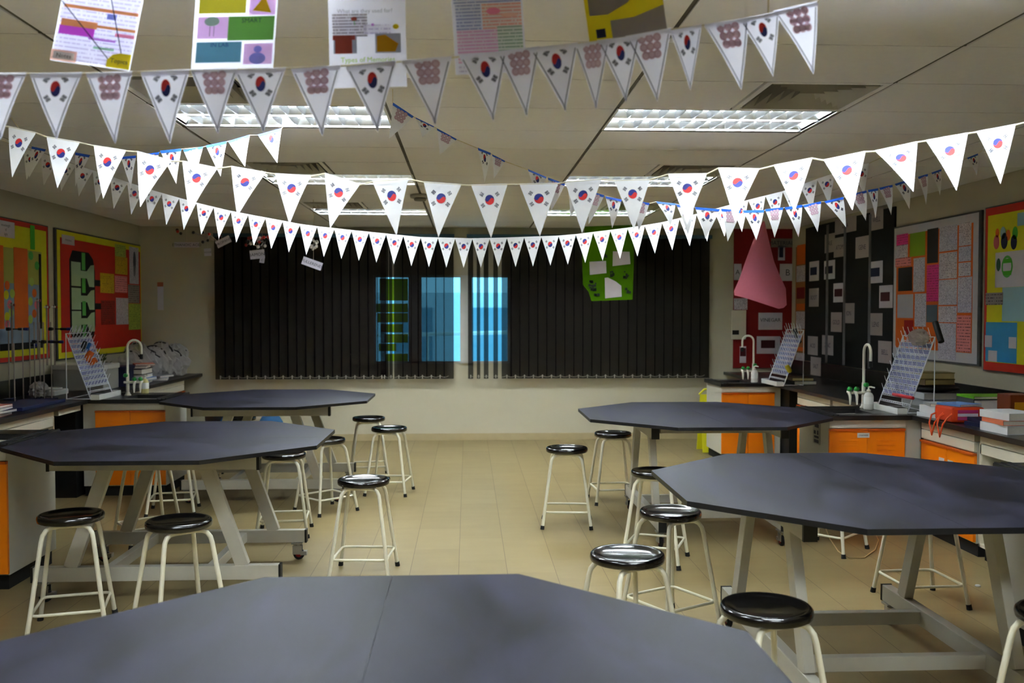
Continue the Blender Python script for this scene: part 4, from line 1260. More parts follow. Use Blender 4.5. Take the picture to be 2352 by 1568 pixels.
# right wall boards
B = Board(XR, 'notice_board', 'white notice board covered in text sheets with orange strips on the right wall', 'notice board', (2058, 487, 2255, 838), 'notice boards on the side walls')
B.rect((2056, 487, 2257, 838), ALF, .001, 'board_frame', raw=(2.42, 1.17), th=.02)
B.rect((2058, 487, 2252, 838), mat('board_white', (196, 192, 200), .6), .0225, 'white_backing', raw=(2.405, 1.185))
B.rect((2064, 500, 2240, 825), OB1, .0245, 'orange_panel', raw=(2.33, 1.27))
cols = [
 ((2064, 538, 2090, 563), TXK), ((2064, 563, 2090, 592), TXW), ((2062, 592, 2098, 612), TXP), ((2095, 534, 2130, 588), mat('sheet_lime', (136, 172, 20), .7)), ((2069, 614, 2101, 668), mat('sheet_charcoal', (30, 22, 24), .7)),
 ((2104, 592, 2130, 670), TXF), ((2068, 676, 2104, 730), mat('sheet_grey', (176, 176, 190), .7)), ((2108, 674, 2134, 750), TXF), ((2135, 525, 2160, 604), mat('sheet_charcoal', (30, 22, 24), .7)), ((2135, 608, 2162, 692), TXK),
 ((2084, 735, 2105, 772), mat('sheet_red', (172, 14, 8), .7)), ((2163, 518, 2204, 576), TXF), ((2163, 580, 2204, 640), TXW), ((2163, 642, 2205, 700), TXF), ((2163, 703, 2205, 740), TXW), ((2163, 742, 2204, 825), TXF),
 ((2208, 512, 2236, 564), TXW), ((2208, 566, 2236, 600), TXF), ((2208, 603, 2236, 634), TXW), ((2207, 636, 2239, 718), TXF), ((2206, 724, 2238, 808), TXP), ((2135, 700, 2160, 740), mat('sheet_slate', (84, 100, 116), .7))]
for px, mm in cols: B.rect(px, mm, .0268, 'note_sheet')
B = Board(XR, 'notice_board', 'yellow notice board with red edge and cut out pictures at the right edge', 'notice board', (2268, 470, 2400, 845), 'notice boards on the side walls')
B.rect((2266, 470, 2420, 845), ALF, .001, 'board_frame', raw=(2.43, 1.14), th=.02)
B.rect((2268, 470, 2418, 845), RB1, .0225, 'red_border', raw=(2.42, 1.15))
B.rect((2274, 480, 2412, 835), YB1, .0245, 'yellow_backing', raw=(2.36, 1.215))
B.rect((2273, 740, 2345, 832), SKB, .0262, 'blue_sheet')
for px in ((2272, 770, 2288, 797), (2327, 774, 2344, 800), (2280, 805, 2300, 830)): B.rect(px, LW, .028, 'white_tag')
B.rect((2310, 658, 2400, 738), LB1, .0262, 'pale_blue_sheet')
B.rect((2293, 575, 2400, 658), LW, .0272, 'white_sheet')
B.ell(2322, 612, .075, .085, GN1, .030, 'green_ring'); B.ell(2322, 612, .055, .065, LW, .031, 'ring_centre')
B.rect((2313, 594, 2331, 604), LG, .032, 'green_shape'); B.rect((2313, 622, 2331, 632), LG, .032, 'green_shape')
B.ell(2302, 608, .03, .05, mat('dark_green_blot', (30, 80, 56), .7), .03, 'green_blot')
B.rect((2272, 672, 2312, 700), TXGY, .029, 'grey_label')
for (x, y, c, r) in ((2297, 556, PK1, .04), (2315, 553, NV1, .045), (2337, 556, NV1, .04), (2312, 535, LB1, .035), (2340, 535, LG, .035), (2324, 540, OB1, .03), (2299, 535, OB1, .025)):
    B.ell(x, y, r, r * 1.4, c, .029, 'cut_out_flask')
B.rect((2342, 485, 2400, 515), LB1, .0262, 'pale_blue_sheet')

# black display panels, floor to ceiling above the right bench
B = Board(XR - .0, 'display_board', 'tall black display panels with aluminium strips and white word cards on the right wall', 'display panel', (1853, 500, 2055, 880))
B.rect((1853, 500, 2057, 880), BK1, .001, 'panel', raw=(2.62, HT + .17), th=.02)
for x in (1902, 1942, 2000): B.rect((x, 500, x + 5, 880), mat('alu_strip', (120, 120, 124), .4, metal=.5), .022, 'aluminium_strip', raw=(2.6, HT + .18), th=.006)
for i, px in enumerate(((1863, 600, 1885, 645), (1863, 662, 1885, 704), (1861, 772, 1884, 815), (1868, 820, 1892, 862), (1898, 537, 1921, 580), (1919, 545, 1946, 590), (1897, 598, 1922, 641), (1919, 650, 1945, 694), (1914, 717, 1939, 762), (1894, 770, 1920, 815), (1942, 696, 1968, 742), (1969, 543, 2000, 592),
            (2000, 600, 2032, 650), (2025, 655, 2056, 707), (2002, 719, 2033, 770), (2024, 783, 2055, 834), (1921, 500, 1970, 535), (2002, 480, 2032, 528))):
    kind = i in (0, 6, 7, 12, 13)
    B.rect(px, LW if kind else mat('card_offwhite', (176, 164, 164), .7), .024, 'word_card',
           inner=[(.1, .3, .8, .7, [NV1, MAR][i % 2])] if kind else None,
           text=None if kind else [(['CELL', 'ROOT', 'ACID', 'SALT', 'BASE', 'ATOM', 'HEAT', 'IRON', 'GOLD', 'ZINC', 'ION', 'GENE', 'WORK', 'MASS', 'LENS', 'BELL', 'DNA', 'WELL'][i], .5, .05, BLACKP)])
B = Board(XR, 'display_board', 'narrow orange display strip with small cards between the red board and black panels', 'display panel', (1829, 560, 1852, 860))
B.rect((1829, 560, 1852, 880), mat('strip_tan', (168, 110, 60), .8), .001, 'strip_backing', raw=(2.42, HT + .17), th=.01)
for px, mm in (((1832, 562, 1851, 607), OB1), ((1831, 610, 1851, 647), TXW), ((1832, 660, 1850, 686), DRD), ((1832, 697, 1851, 712), OB1), ((1831, 715, 1851, 755), TXW), ((1832, 797, 1850, 806), OB1), ((1831, 810, 1852, 845), TXW)):
    B.rect(px, mm, .012, 'small_card')
# red board on the back wall
def back_rect(t, px, mm, off, name, text=None, inner=None, th=.0015):
    x0, y0, x1, y1 = px; P = at_y(x0, y1, YB); Q = at_y(x1, y0, YB)
    ya, yb = YB - off, YB - off - th
    m = MB(); m.box((P.x, yb, P.z), (Q.x, ya, Q.z), mm)
    yf = yb - .0006; w_, h_ = Q.x - P.x, Q.z - P.z
    m.face([(P.x, yf, P.z), (Q.x, yf, P.z), (Q.x, yf, Q.z), (P.x, yf, Q.z)], mm, uv=[(0, 0), (w_, 0), (w_, h_), (0, h_)])
    if inner:
        for (u0, v0, u1, v1, mi_) in inner:
            yg = yf - .001
            m.face([(P.x + w_ * u0, yg, Q.z - h_ * v1), (P.x + w_ * u1, yg, Q.z - h_ * v1), (P.x + w_ * u1, yg, Q.z - h_ * v0), (P.x + w_ * u0, yg, Q.z - h_ * v0)], mi_)
    if text:
        for tx, v, hh, col in text: word_mesh(m, tx, ((P.x + Q.x) / 2, yf - .0015, Q.z - h_ * v), (1, 0, 0), (0, 0, 1), hh, col)
    return m.build(name, t)
t = thing('notice_board', at_y(1755, 845, YB), 'dark red display board with white cards on the back wall at the right', 'notice board', 'notice boards on the side walls')
back_rect(t, (1683, 525, 1822, 845), mat('board_deep_red', (138, 8, 10), .8), .001, 'red_backing', th=.012)
back_rect(t, (1770, 548, 1822, 568), mat('band_grey', (132, 124, 122), .8), .015, 'title_band', text=[('MATERIALS', .5, .05, BLACKP)])
back_rect(t, (1741, 718, 1796, 757), LW, .015, 'word_card', text=[('VINEGAR', .42, .045, BLACKP)])
back_rect(t, (1737, 772, 1791, 812), LW, .015, 'photo_card', inner=[(.18, .22, .78, .68, MAR)])
back_rect(t, (1790, 606, 1826, 645), LW, .015, 'word_card', text=[('B', .5, .08, BLACKP)])
back_rect(t, (1685, 606, 1702, 643), LW, .015, 'word_card', text=[('A', .5, .06, BLACKP)])
back_rect(t, (1786, 564, 1802, 598), LW, .015, 'photo_card', inner=[(.15, .1, .75, .8, NV1)])
back_rect(t, (1698, 795, 1713, 833), LW, .015, 'photo_card', inner=[(.05, .1, .95, .6, MAR)])
back_rect(t, (1685, 685, 1716, 711), TXW, .015, 'word_card')
t = thing('switch_panel', at_y(1695, 745, YB - .02), 'cream wall switch panel with a dark display beside the red board', 'switch panel')
P = at_y(1678, 779, YB); Q = at_y(1711, 712, YB); m = MB(); m.box((P.x, YB - .06, P.z), (Q.x, YB - .018, Q.z), CREAM); m.build('panel_body', t, bevel=.004)
P = at_y(1679, 768, YB); Q = at_y(1694, 758, YB); m = MB(); m.box((P.x, YB - .064, P.z), (Q.x, YB - .06, Q.z), BLACK); m.build('display', t)
# labels on the wall left of the blind
def hang_card(px0, py0, w, h, ang, Y, text, label, m_=None, hh=None):
    c = at_y(px0, py0, Y); k = Y / FPX; a = math.radians(ang)
    ux = Vector((math.cos(a), 0, math.sin(a))); uy = Vector((-math.sin(a), 0, math.cos(a)))
    t = thing('word_card', c, label, 'word card', 'chemical name cards hung near the left of the blind')
    m = MB(); R = Matrix((ux, Vector((0, 1, 0)), uy)).transposed()
    m.obox(c, (w * k, .002, h * k), R, m_ or LW)
    word_mesh(m, text, c + Vector((0, -.002, 0)), ux, uy, hh or h * k * .35, BLACKP); m.build('card', t)
    m = MB(); top = c + uy * (h * k / 2)
    m.tube([top, (top.x, top.y, ZC)], .0012, STRING, 4); m.build('thread', t)
hang_card(429, 562, 55, 12, 0, 10.9, 'ETHANOIC ACID', 'card reading ethanoic acid left of the blind', hh=.03)
hang_card(477, 579, 16, 17, 3, 10.9, 'H2SO4', 'small square card below and right of the ethanoic acid card', hh=.018)
hang_card(513, 555, 34, 16, 27, 10.6, 'PROPANE', 'tilted card reading propane at the upper left corner of the blind')
hang_card(591, 584, 33, 20, 6, 10.4, 'DIAMOND', 'card reading diamond below the ball model')
hang_card(602, 597, 11, 13, -8, 10.4, 'C', 'tiny card hanging under the diamond card')
hang_card(717, 605, 46, 18, -20, 8.9, 'FULLERENES', 'tilted card reading fullerenes in front of the blind')
# ball and stick models
def molecule(px, py, Y, n, r, spread, mats_, label, seed):
    c = at_y(px, py, Y); rr = random.Random(seed)
    t = thing('molecule_model', c, label, 'molecule model', 'hanging molecule models')
    pts = [c + Vector((rr.uniform(-1, 1) * spread[0], rr.uniform(-1, 1) * spread[1], rr.uniform(-1, 1) * spread[2])) for _ in range(n)]
    for i, p_ in enumerate(pts):
        m = MB(); m.ball(p_, r, mats_[i % len(mats_)], 10, 6); m.build('atom', t)
    m = MB()
    for i in range(1, n): m.tube([pts[i], min(pts[:i], key=lambda q: (q - pts[i]).length)], r * .25, STEEL, 5)
    m.tube([c, (c.x, c.y, ZC)], .0012, STRING, 4); m.build('bonds', t)
MR = mat('atom_red', (170, 40, 30), .4); MW = mat('atom_white', (210, 205, 200), .4); MK = mat('atom_black', (24, 22, 24), .4)
molecule(412, 531, 10.9, 3, .018, (.04, .02, .03), [MK, MR, MK], 'black ball model above the ethanoic acid card, left one', 1)
molecule(470, 541, 10.9, 7, .018, (.16, .03, .08), [MK, MK, MR], 'black ball model left of the propane card', 2)
molecule(590, 556, 10.4, 22, .018, (.13, .06, .06), [MW, MK, MR], 'red white and black ball model above the diamond card', 3)
molecule(721, 562, 8.9, 16, .012, (.035, .035, .045), [MW], 'small white ball model above the fullerenes card', 4)

# green poster hanging in front of the right blind
GP = sheer_mat('green_poster_paper', (72, 116, 14), 0, .15)
t = thing('hanging_poster', at_y(1396, 600, 9.3), 'green poster with three white patches hanging before the right blind', 'poster')
def polyY(poly, Y, mm, off=0, th=.003):
    m = MB(); f = [at_y(x, y, Y - off) for x, y in poly]
    m.face(f, mm); b = [v + Vector((0, th, 0)) for v in f]; m.face(b[::-1], mm)
    for i in range(len(f)):
        j = (i + 1) % len(f); m.face([f[i], b[i], b[j], f[j]], mm)
    return m
polyY([(1343, 520), (1455, 516), (1456, 600), (1453, 688), (1400, 690), (1358, 691), (1352, 670), (1339, 654), (1337, 580)], 9.3, GP).build('sheet', t)
GW = mat('poster_patch', (186, 176, 178), .8)
for pl in ([(1354, 601), (1392, 599), (1393, 627), (1355, 631)], [(1408, 577), (1446, 578), (1448, 606), (1407, 611)], [(1389, 638), (1396, 637), (1414, 646), (1427, 656), (1428, 681), (1390, 685)]):
    polyY(pl, 9.3, GW, .006).build('white_patch', t)
m = MB(); rr = random.Random(4)
for k in range(46):
    px_, py_ = rr.choice(((1362, 662), (1370, 675), (1358, 650), (1406, 628), (1436, 634), (1436, 668), (1385, 590), (1352, 566)))
    c = at_y(px_ + rr.gauss(0, 5), py_ + rr.gauss(0, 4), 9.285); s_ = rr.uniform(.006, .014)
    m.box((c.x - s_, 9.285, c.z - s_), (c.x + s_, 9.29, c.z + s_), mat('ink_green', (22, 44, 18), .8))
m.build('ink_marks', t)
m = MB()
for px_ in (1350, 1448):
    c = at_y(px_, 521, 9.3); m.tube([c, (c.x, c.y, ZC)], .0015, STRING, 4)
m.build('thread', t)
# pink paper cone
PKM = sheer_mat('pink_felt', (196, 110, 124), 0, .12)
t = thing('pink_pennant', at_y(1750, 620, 8.6), 'large pink triangular paper hanging in front of the red board', 'pennant')
m = MB()
L = [(1752, 508), (1730, 552), (1712, 600), (1698, 640), (1686, 668), (1687, 678)]
Rr = [(1756, 508), (1766, 552), (1778, 600), (1790, 630), (1805, 662), (1807, 690)]
Bt = [(1687, 678), (1712, 684), (1740, 693), (1770, 703), (1795, 711), (1807, 700)]
NR, NC = 6, 8; grid = []
for i in range(NR):
    row_ = []
    for j in range(NC + 1):
        u = j / NC
        a, b = L[i], Rr[i]
        x_ = a[0] + (b[0] - a[0]) * u; y_ = a[1] + (b[1] - a[1]) * u
        if i == NR - 1:
            q = u * 5; k = min(4, int(q)); f_ = q - k; x_ = Bt[k][0] + (Bt[k + 1][0] - Bt[k][0]) * f_; y_ = Bt[k][1] + (Bt[k + 1][1] - Bt[k][1]) * f_
        row_.append(at_y(x_, y_, 8.6 - .1 * math.sin(PI * u) * (i / (NR - 1))))
    grid.append(row_)
vs = [p_ for r_ in grid for p_ in r_]
m.raw(vs, [(i * (NC + 1) + j, (i + 1) * (NC + 1) + j, (i + 1) * (NC + 1) + j + 1, i * (NC + 1) + j + 1) for i in range(NR - 1) for j in range(NC)], PKM, True)
m.build('sheet', t)
m = MB(); c = at_y(1754, 508, 8.6); m.tube([c, (c.x, c.y, ZC)], .0015, STRING, 4); m.build('thread', t)

# ------------------------------------------------------------------ bunting
def flag_mesh(TL, TR, TP, kind, edge=False, tape=False, flip=False):
    PAPER = PAPERA if edge else globals()['PAPER']
    # kind: 'round' emblem, 'tall' emblem, 'rings' lattice
    mb = MB()
    M = (TL + TR) / 2
    ex = (TR - TL) / .13; ey = (TP - M) / .175
    nrm = ex.cross(ey).normalized()
    if nrm.y > 0: nrm = -nrm
    H = .175; W = .065
    def P(u, v, o=0.0):
        bow = .006 * math.sin(PI * min(1, max(0, v / H)))
        return M + ex * u + ey * v + nrm * (o + bow)
    # body in strips so that it bows
    n = 8
    for k in range(n):
        v0, v1 = H * k / n, H * (k + 1) / n
        w0, w1 = W * (1 - v0 / H), W * (1 - v1 / H)
        if k < n - 1: mb.face([P(-w0, v0), P(-w1, v1), P(w1, v1), P(w0, v0)], PAPER, True)
        else: mb.face([P(-w0, v0), P(0, v1), P(w0, v0)], PAPER, True)
    # top hem wrapped over the string
    mb.face([P(-W, -.002, .0012), P(-W * .93, .012, .0012), P(W * .93, .012, .0012), P(W, -.002, .0012)], TAPE if tape else PAPER)
    if edge:
        for s in (-1, 1):
            a0, a1 = (W - .004) * s, (W - .0055) * s
            for k in range(n):
                v0, v1 = H * k / n, H * (k + 1) / n * (.97 if k == n - 1 else 1)
                f0, f1 = 1 - v0 / H, 1 - v1 / H
                x0, x1 = (W * f0 - .0045) * s, (W * f1 - .0045) * s
                y0, y1 = (W * f0 - .0072) * s, (W * f1 - .0072) * s
                if k == n - 1: x1 = .0015 * s; y1 = 0
                mb.face([P(x0, v0, .0008), P(x1, v1, .0008), P(y1, v1, .0008), P(y0, v0, .0008)], EDGEP)
    if kind == 'rings':
        for i in range(3):
            for j in range(3):
                cx_, cy_ = (i - 1) * .0215 * (1 - .12 * j), .015 + j * .0215
                nn = 14
                mb.face([P(cx_ + .0112 * math.cos(2 * PI * k / nn), cy_ + .0112 * math.sin(2 * PI * k / nn), .0012 + .00008 * (i + j)) for k in range(nn)], PINKP)
                mb.face([P(cx_ + .0066 * math.cos(2 * PI * k / nn), cy_ + .0066 * math.sin(2 * PI * k / nn), .0018 + .00005 * (i + j)) for k in range(nn)], PINKL)
    else:
        cy_ = .05; r = .0165; sx, sy = (1, 1) if kind == 'round' else (.76, 1.3)
        if kind == 'tall': cy_ = .042
        if abs((TR - TL).length) < .09: pass
        top, bot = (BLUEP, REDP) if flip else (REDP, BLUEP)
        def S(u): # dividing curve
            return -.38 * r * math.sin(PI * u / r)
        N = 14
        def circ(u): return math.sqrt(max(0, r * r - u * u))
        for k in range(N):
            u0 = -r + 2 * r * k / N; u1 = -r + 2 * r * (k + 1) / N
            f = lambda u, v: P(u * sx, cy_ + v * sy, .001)
            s0 = S(u0) if abs(u0) < r * .999 else 0; s1 = S(u1) if abs(u1) < r * .999 else 0
            mb.face([f(u0, -circ(u0)), f(u0, s0), f(u1, s1), f(u1, -circ(u1))], top)
            mb.face([f(u0, s0), f(u0, circ(u0)), f(u1, circ(u1)), f(u1, s1)], bot)
        for qx, qy in ((-1, -1), (1, -1), (-1, 1), (1, 1)):
            ox, oy = qx * .0275 * (1 if kind == 'round' else .82), cy_ + qy * .0185 * (1 if kind == 'round' else 1.4)
            if qy > 0: ox *= .88
            a = math.atan2(qy * .9, qx * 1.25)
            d = (math.cos(a), math.sin(a)); e = (-d[1], d[0])
            for b in (-1, 0, 1):
                bx_, by_ = ox + d[0] * b * .0042, oy + d[1] * b * .0042
                h1, h2 = (.0062, .0014) if kind == 'round' else (.0085, .0017)
                segs = [(-h1, h1)] if (b + qx + qy) % 2 == 0 else [(-h1, -.0008), (.0008, h1)]
                for s0, s1 in segs:
                    mb.face([P(bx_ + e[0] * s0 - d[0] * h2, by_ + e[1] * s0 - d[1] * h2, .001), P(bx_ + e[0] * s0 + d[0] * h2, by_ + e[1] * s0 + d[1] * h2, .001),
                             P(bx_ + e[0] * s1 + d[0] * h2, by_ + e[1] * s1 + d[1] * h2, .001), P(bx_ + e[0] * s1 - d[0] * h2, by_ + e[1] * s1 - d[1] * h2, .001)], BLACKP)
    return mb

def bunting(label, flags, Yf, kinds, edge=False, tape=False, tilt=None, ends=((None), (None)), flips=None, r=.0022):
    mid = flags[len(flags) // 2]
    o = at_y(mid[0], mid[1], Yf(mid[0]))
    t = thing('bunting', o, label, 'bunting', 'strings of paper pennants across the room')
    line = []
    for i, (x0, y0, x1, y1, tx, ty) in enumerate(flags):
        TL = at_y(x0, y0, Yf(x0)); TR = at_y(x1, y1, Yf(x1))
        mx_ = (x0 + x1) / 2
        jit = (tilt[i] if tilt and i in tilt else (.035 + .035 * math.exp(-((mx_ - 1120) / 330.0) ** 2) + rnd.uniform(-.01, .012)) if len(flags) > 40 else rnd.uniform(.0, .04))
        TP = at_y(tx, ty, Yf(mx_) - jit)
        line += [TL, TR]
        fm = flag_mesh(TL, TR, TP, kinds(i), edge, tape, flips(i) if flips else False)
        fm.build('pennant', t)
    pts = []
    if ends[0]: pts.append(Vector(ends[0]))
    pts += [p_ + Vector((0, .001, -.001)) for p_ in line]
    if ends[1]: pts.append(Vector(ends[1]))
    clean = [pts[0]]
    for p_ in pts[1:]:
        if (p_ - clean[-1]).length > .02: clean.append(p_)
    m = MB(); m.tube(clean, r, STRING, 6); m.build('string', t)
    return t

FA = [(-50, 170, 62, 168, 2, 322), (68, 170, 190, 168, 130, 322), (197, 170, 305, 165, 265, 332), (322, 167, 437, 160, 391, 331), (437, 162, 547, 158, 501, 309), (537, 162, 658, 156, 605, 306), (668, 160, 783, 150, 741, 314), (793, 155, 911, 141, 868, 305), (921, 140, 1038, 131, 1000, 289),
      (1053, 128, 1165, 118, 1134, 280), (1140, 120, 1240, 108, 1210, 269), (1215, 113, 1328, 99, 1299, 258), (1318, 103, 1400, 92, 1369, 253), (1371, 94, 1470, 83, 1438, 235), (1436, 85, 1542, 66, 1510, 235), (1538, 72, 1612, 57, 1586, 210), (1617, 58, 1720, 42, 1703, 208), (1697, 46, 1790, 27, 1776, 176), (1776, 27, 1878, 4, 1869, 172)]
ya = lambda x: 2.36
a0 = at_y(-400, 150, 2.4); a1 = at_y(1878, 4, 2.36)
bunting('nearest bunting of grey lilac pennants with dark edges across the top of the photo', FA, ya, lambda i: 'rings' if i % 2 == 0 else 'tall', edge=True,
        tilt={i: .02 for i in range(19)}, ends=((a0.x, 2.4, a0.z), (a1.x + .16, 2.37, ZC)))
m = MB(); c = at_y(1765, 30, 2.36); m.tube([c, (c.x, c.y, ZC)], .0022, STRING, 5); tag(m.build('hanging_string', None, c), 'short vertical string holding the nearest bunting to the ceiling', 'string')

FB = [(20, 291, 83, 305, 28, 408), (107, 314, 184, 327, 132, 433), (215, 334, 290, 346, 237, 457), (315, 348, 394, 369, 322, 476), (419, 370, 500, 386, 435, 492), (531, 382, 611, 396, 545, 497), (632, 399, 714, 404, 665, 515), (746, 398, 827, 424, 758, 525), (855, 417, 938, 410, 911, 542), (973, 418, 1060, 424, 1007, 545),
      (1082, 425, 1166, 423, 1128, 547), (1193, 423, 1282, 421, 1240, 543), (1298, 418, 1382, 411, 1337, 535), (1411, 414, 1493, 412, 1456, 528), (1534, 400, 1624, 399, 1578, 517), (1649, 386, 1744, 388, 1687, 508), (1777, 380, 1866, 363, 1825, 487), (1892, 368, 1988, 348, 1958, 483), (2010, 347, 2107, 326, 2098, 440), (2127, 323, 2223, 306, 2197, 438), (2243, 303, 2333, 286, 2298, 423)]
yb_ = lambda x: 3.72 - .24 * x / 1000
e0 = at_y(-200, 255, 3.78); e1 = at_y(2520, 240, 2.9)
bunting('bright white bunting with the string showing between pennants, second nearest', FB, yb_, lambda i: 'round',
        tilt={0: .03, 2: .04, 3: .07, 4: .06, 5: .05, 6: .05, 7: .05, 15: .09, 17: .12, 18: .15, 19: .13, 20: .07, 16: .05}, ends=((e0.x, e0.y, e0.z), (e1.x, e1.y, e1.z)), flips=lambda i: i >= 3 and i not in (5, 15), r=.0032)

CT = [(40, 338), (55, 342), (120, 362), (208, 390), (290, 418), (351, 438), (455, 467), (530, 485), (700, 517), (808, 529), (966, 545), (1091, 548), (1168, 546), (1300, 541), (1448, 523), (1522, 511), (1600, 492), (1709, 462), (1805, 438), (1903, 402), (2030, 365)]
def curve(x):
    for (xa_, ya_), (xb2, yb2) in zip(CT, CT[1:]):
        if xa_ <= x <= xb2: return ya_ + (yb2 - ya_) * (x - xa_) / (xb2 - xa_)
    return CT[0][1] if x < CT[0][0] else CT[-1][1]
FC = []; x = 55.0
while x < 1990:
    w_ = 39.6
    sk = -14 + 14 * min(1, max(0, (x - 100) / 900)) + 8 * max(0, (x - 1100) / 800)
    h_ = 68 if 200 < x < 1800 else 66
    FC.append((x, curve(x), x + w_ * 1.02, curve(x + w_ * 1.02), x + w_ / 2 + sk, (curve(x) + curve(x + w_)) / 2 + h_)); x += w_
yc_ = lambda x: 5.93
rf = random.Random(5); FL = [rf.random() < .4 for _ in range(60)]
c0 = at_y(40, 338, 5.93); c1 = at_y(2030, 362, 5.93)
bunting('farthest bunting of small white pennants sagging low in front of the blinds', FC, yc_, lambda i: 'round', ends=((c0.x - .1, 5.94, ZC), (c1.x + .12, 5.94, ZC)), flips=lambda i: FL[i])

FD = [(73, 337, 106, 344, 67, 408), (120, 346, 157, 350, 135, 418), (173, 351, 207, 357, 173, 429), (225, 358, 262, 361, 243, 428), (278, 361, 313, 358, 301, 432), (330, 355, 366, 350, 350, 424), (368, 347, 417, 342, 405, 423), (421, 345, 467, 337, 450, 408), (473, 335, 521, 325, 507, 406), (524, 325, 574, 310, 563, 384), (592, 310, 647, 295, 637, 375)]
yd = lambda x: 5.2
d0 = at_y(60, 334, 5.2); d1 = at_y(650, 293, 5.2)
bunting('left bunting with blue tape along its top, behind the bright white one', FD, yd, lambda i: 'tall' if i % 2 == 0 else 'rings', tape=True, ends=((d0.x - .1, 5.25, ZC), (d1.x + .02, 5.2, ZC)))
FE = [(902, 236, 950, 268, 893, 319), (954, 270, 997, 291, 970, 316), (1003, 295, 1049, 320, 1010, 356), (1097, 340, 1127, 352, 1113, 420), (1130, 355, 1160, 370, 1134, 410), (1212, 389, 1255, 407, 1232, 458), (1258, 408, 1298, 423, 1266, 484), (1303, 425, 1345, 437, 1310, 498), (1350, 438, 1388, 449, 1352, 515), (1390, 451, 1428, 459, 1406, 524), (1450, 459, 1492, 467, 1467, 530),
      (1507, 463, 1552, 468, 1540, 518), (1553, 470, 1594, 476, 1580, 540), (1596, 476, 1653, 481, 1620, 548), (1656, 480, 1702, 484, 1671, 555), (1706, 484, 1755, 483, 1737, 552), (1757, 481, 1799, 477, 1779, 546), (1802, 477, 1843, 471, 1834, 545), (1844, 472, 1886, 463, 1878, 533), (1893, 463, 1937, 453, 1943, 522), (1950, 448, 1990, 438, 1989, 507), (1993, 437, 2017, 433, 2011, 501),
      (2019, 432, 2050, 425, 2047, 494), (2055, 423, 2090, 412, 2089, 481), (2108, 407, 2131, 400, 2127, 470), (2139, 397, 2162, 389, 2159, 449), (2180, 380, 2210, 367, 2200, 430), (2221, 363, 2246, 353, 2244, 404)]
ye = lambda x: 4.5 + (x - 902) / 1348 * 1.27
g0 = at_y(902, 236, 4.5); g1 = at_y(2250, 352, 5.77)
bunting('long bunting with blue tape running from the ceiling middle down and up to the right', FE, ye, lambda i: 'rings' if i % 2 == 0 else 'tall', tape=True, ends=((g0.x, g0.y, ZC), (g1.x + .1, g1.y + .1, ZC)))

# ------------------------------------------------------------------ drawn posters hanging near the camera
def poster(BL, BR, UP, Y, art, label, title):
    o = at_y(*BL, Y)
    bl = at_y(BL[0], BL[1], Y); br = at_y(BR[0], BR[1], Y); tl = at_y(BL[0] + UP[0], BL[1] + UP[1], Y)
    ex, ey = br - bl, bl - tl
    t = thing('hanging_poster', bl, label, 'poster', 'hand-drawn posters hanging near the camera')
    def P(u, v, off=0): return tl + ex * u + ey * v + Vector((0, -off, 0))
    w_, h_ = ex.length, ey.length
    m = MB(); m.face([P(0, 1), P(1, 1), P(1, 0), P(0, 0)], PAPERA)
    m.build('sheet', t)
    m = MB(); k = 0
    for a in art:
        k += 1; off = .0006 + .0002 * k
        if a[0] == 'r':
            _, u0, v0, u1, v1, mm = a
            m.face([P(u0, v1, off), P(u1, v1, off), P(u1, v0, off), P(u0, v0, off)], mm, uv=[(0, 0), ((u1 - u0) * w_, 0), ((u1 - u0) * w_, (v1 - v0) * h_), (0, (v1 - v0) * h_)])
        elif a[0] == 'p':
            m.face([P(u, v, off) for u, v in a[1]], a[2])
        elif a[0] == 'c':
            _, u, v, ru, rv, mm = a
            m.face([P(u + ru * math.cos(2 * PI * q / 20), v + rv * math.sin(2 * PI * q / 20), off) for q in range(20)], mm)
        elif a[0] == 'l':
            _, u0, v0, u1, v1, wd, mm = a
            A, B2 = P(u0, v0, off), P(u1, v1, off); n_ = (B2 - A).cross(Vector((0, 1, 0))).normalized() * wd
            m.face([A - n_, A + n_, B2 + n_, B2 - n_], mm)
        elif a[0] == 't':
            _, tx, u, v, hh, mm = a
            word_mesh(m, tx, P(u, v, off), ex, -ey, hh, mm)
    m.build('drawing', t)
    m = MB()
    for u in (.1, .9):
        c = P(u, 0); m.tube([c, (c.x, c.y, ZC)], .0012, STRING, 4)
    m.build('thread', t)
def cm(n, c): return sheer_mat('ink_' + n, c, 0, .35)
IY = cm('yellow', (226, 206, 44)); IO = cm('orange', (244, 170, 110)); IM = cm('magenta', (226, 96, 222)); IPk = cm('pink', (246, 150, 180)); ILp = cm('lilac', (224, 186, 226)); IGn = cm('green', (96, 146, 70)); IOl = cm('olive', (176, 168, 50)); ITl = cm('teal', (92, 140, 158))
IRd = cm('brick', (188, 92, 78)); IGd = cm('gold', (206, 150, 40)); IGr = cm('grey', (160, 162, 176)); IPe = cm('peach', (250, 206, 184)); IMt = cm('mint', (176, 226, 190)); IBl = cm('sky', (150, 160, 226)); ILm = cm('lime', (160, 200, 40)); IVi = cm('violet', (206, 140, 226))
T1 = text_mat('script_lilac', (238, 236, 248), (206, 198, 222), .011, .35, 160, .55, trans=.45)
T2 = text_mat('script_grey', (232, 230, 236), (160, 152, 160), .008, .5, 200, .6, trans=.45)
T3 = text_mat('script_pink', (242, 228, 240), (232, 178, 214), .009, .45, 180, .6, trans=.45)
T4 = text_mat('script_green', (228, 236, 228), (160, 186, 168), .009, .45, 180, .6, trans=.45)
T5 = text_mat('script_blue', (226, 230, 244), (160, 168, 208), .009, .45, 180, .6, trans=.45)
T6 = text_mat('script_orange', (246, 232, 226), (240, 176, 160), .009, .45, 180, .6, trans=.45)
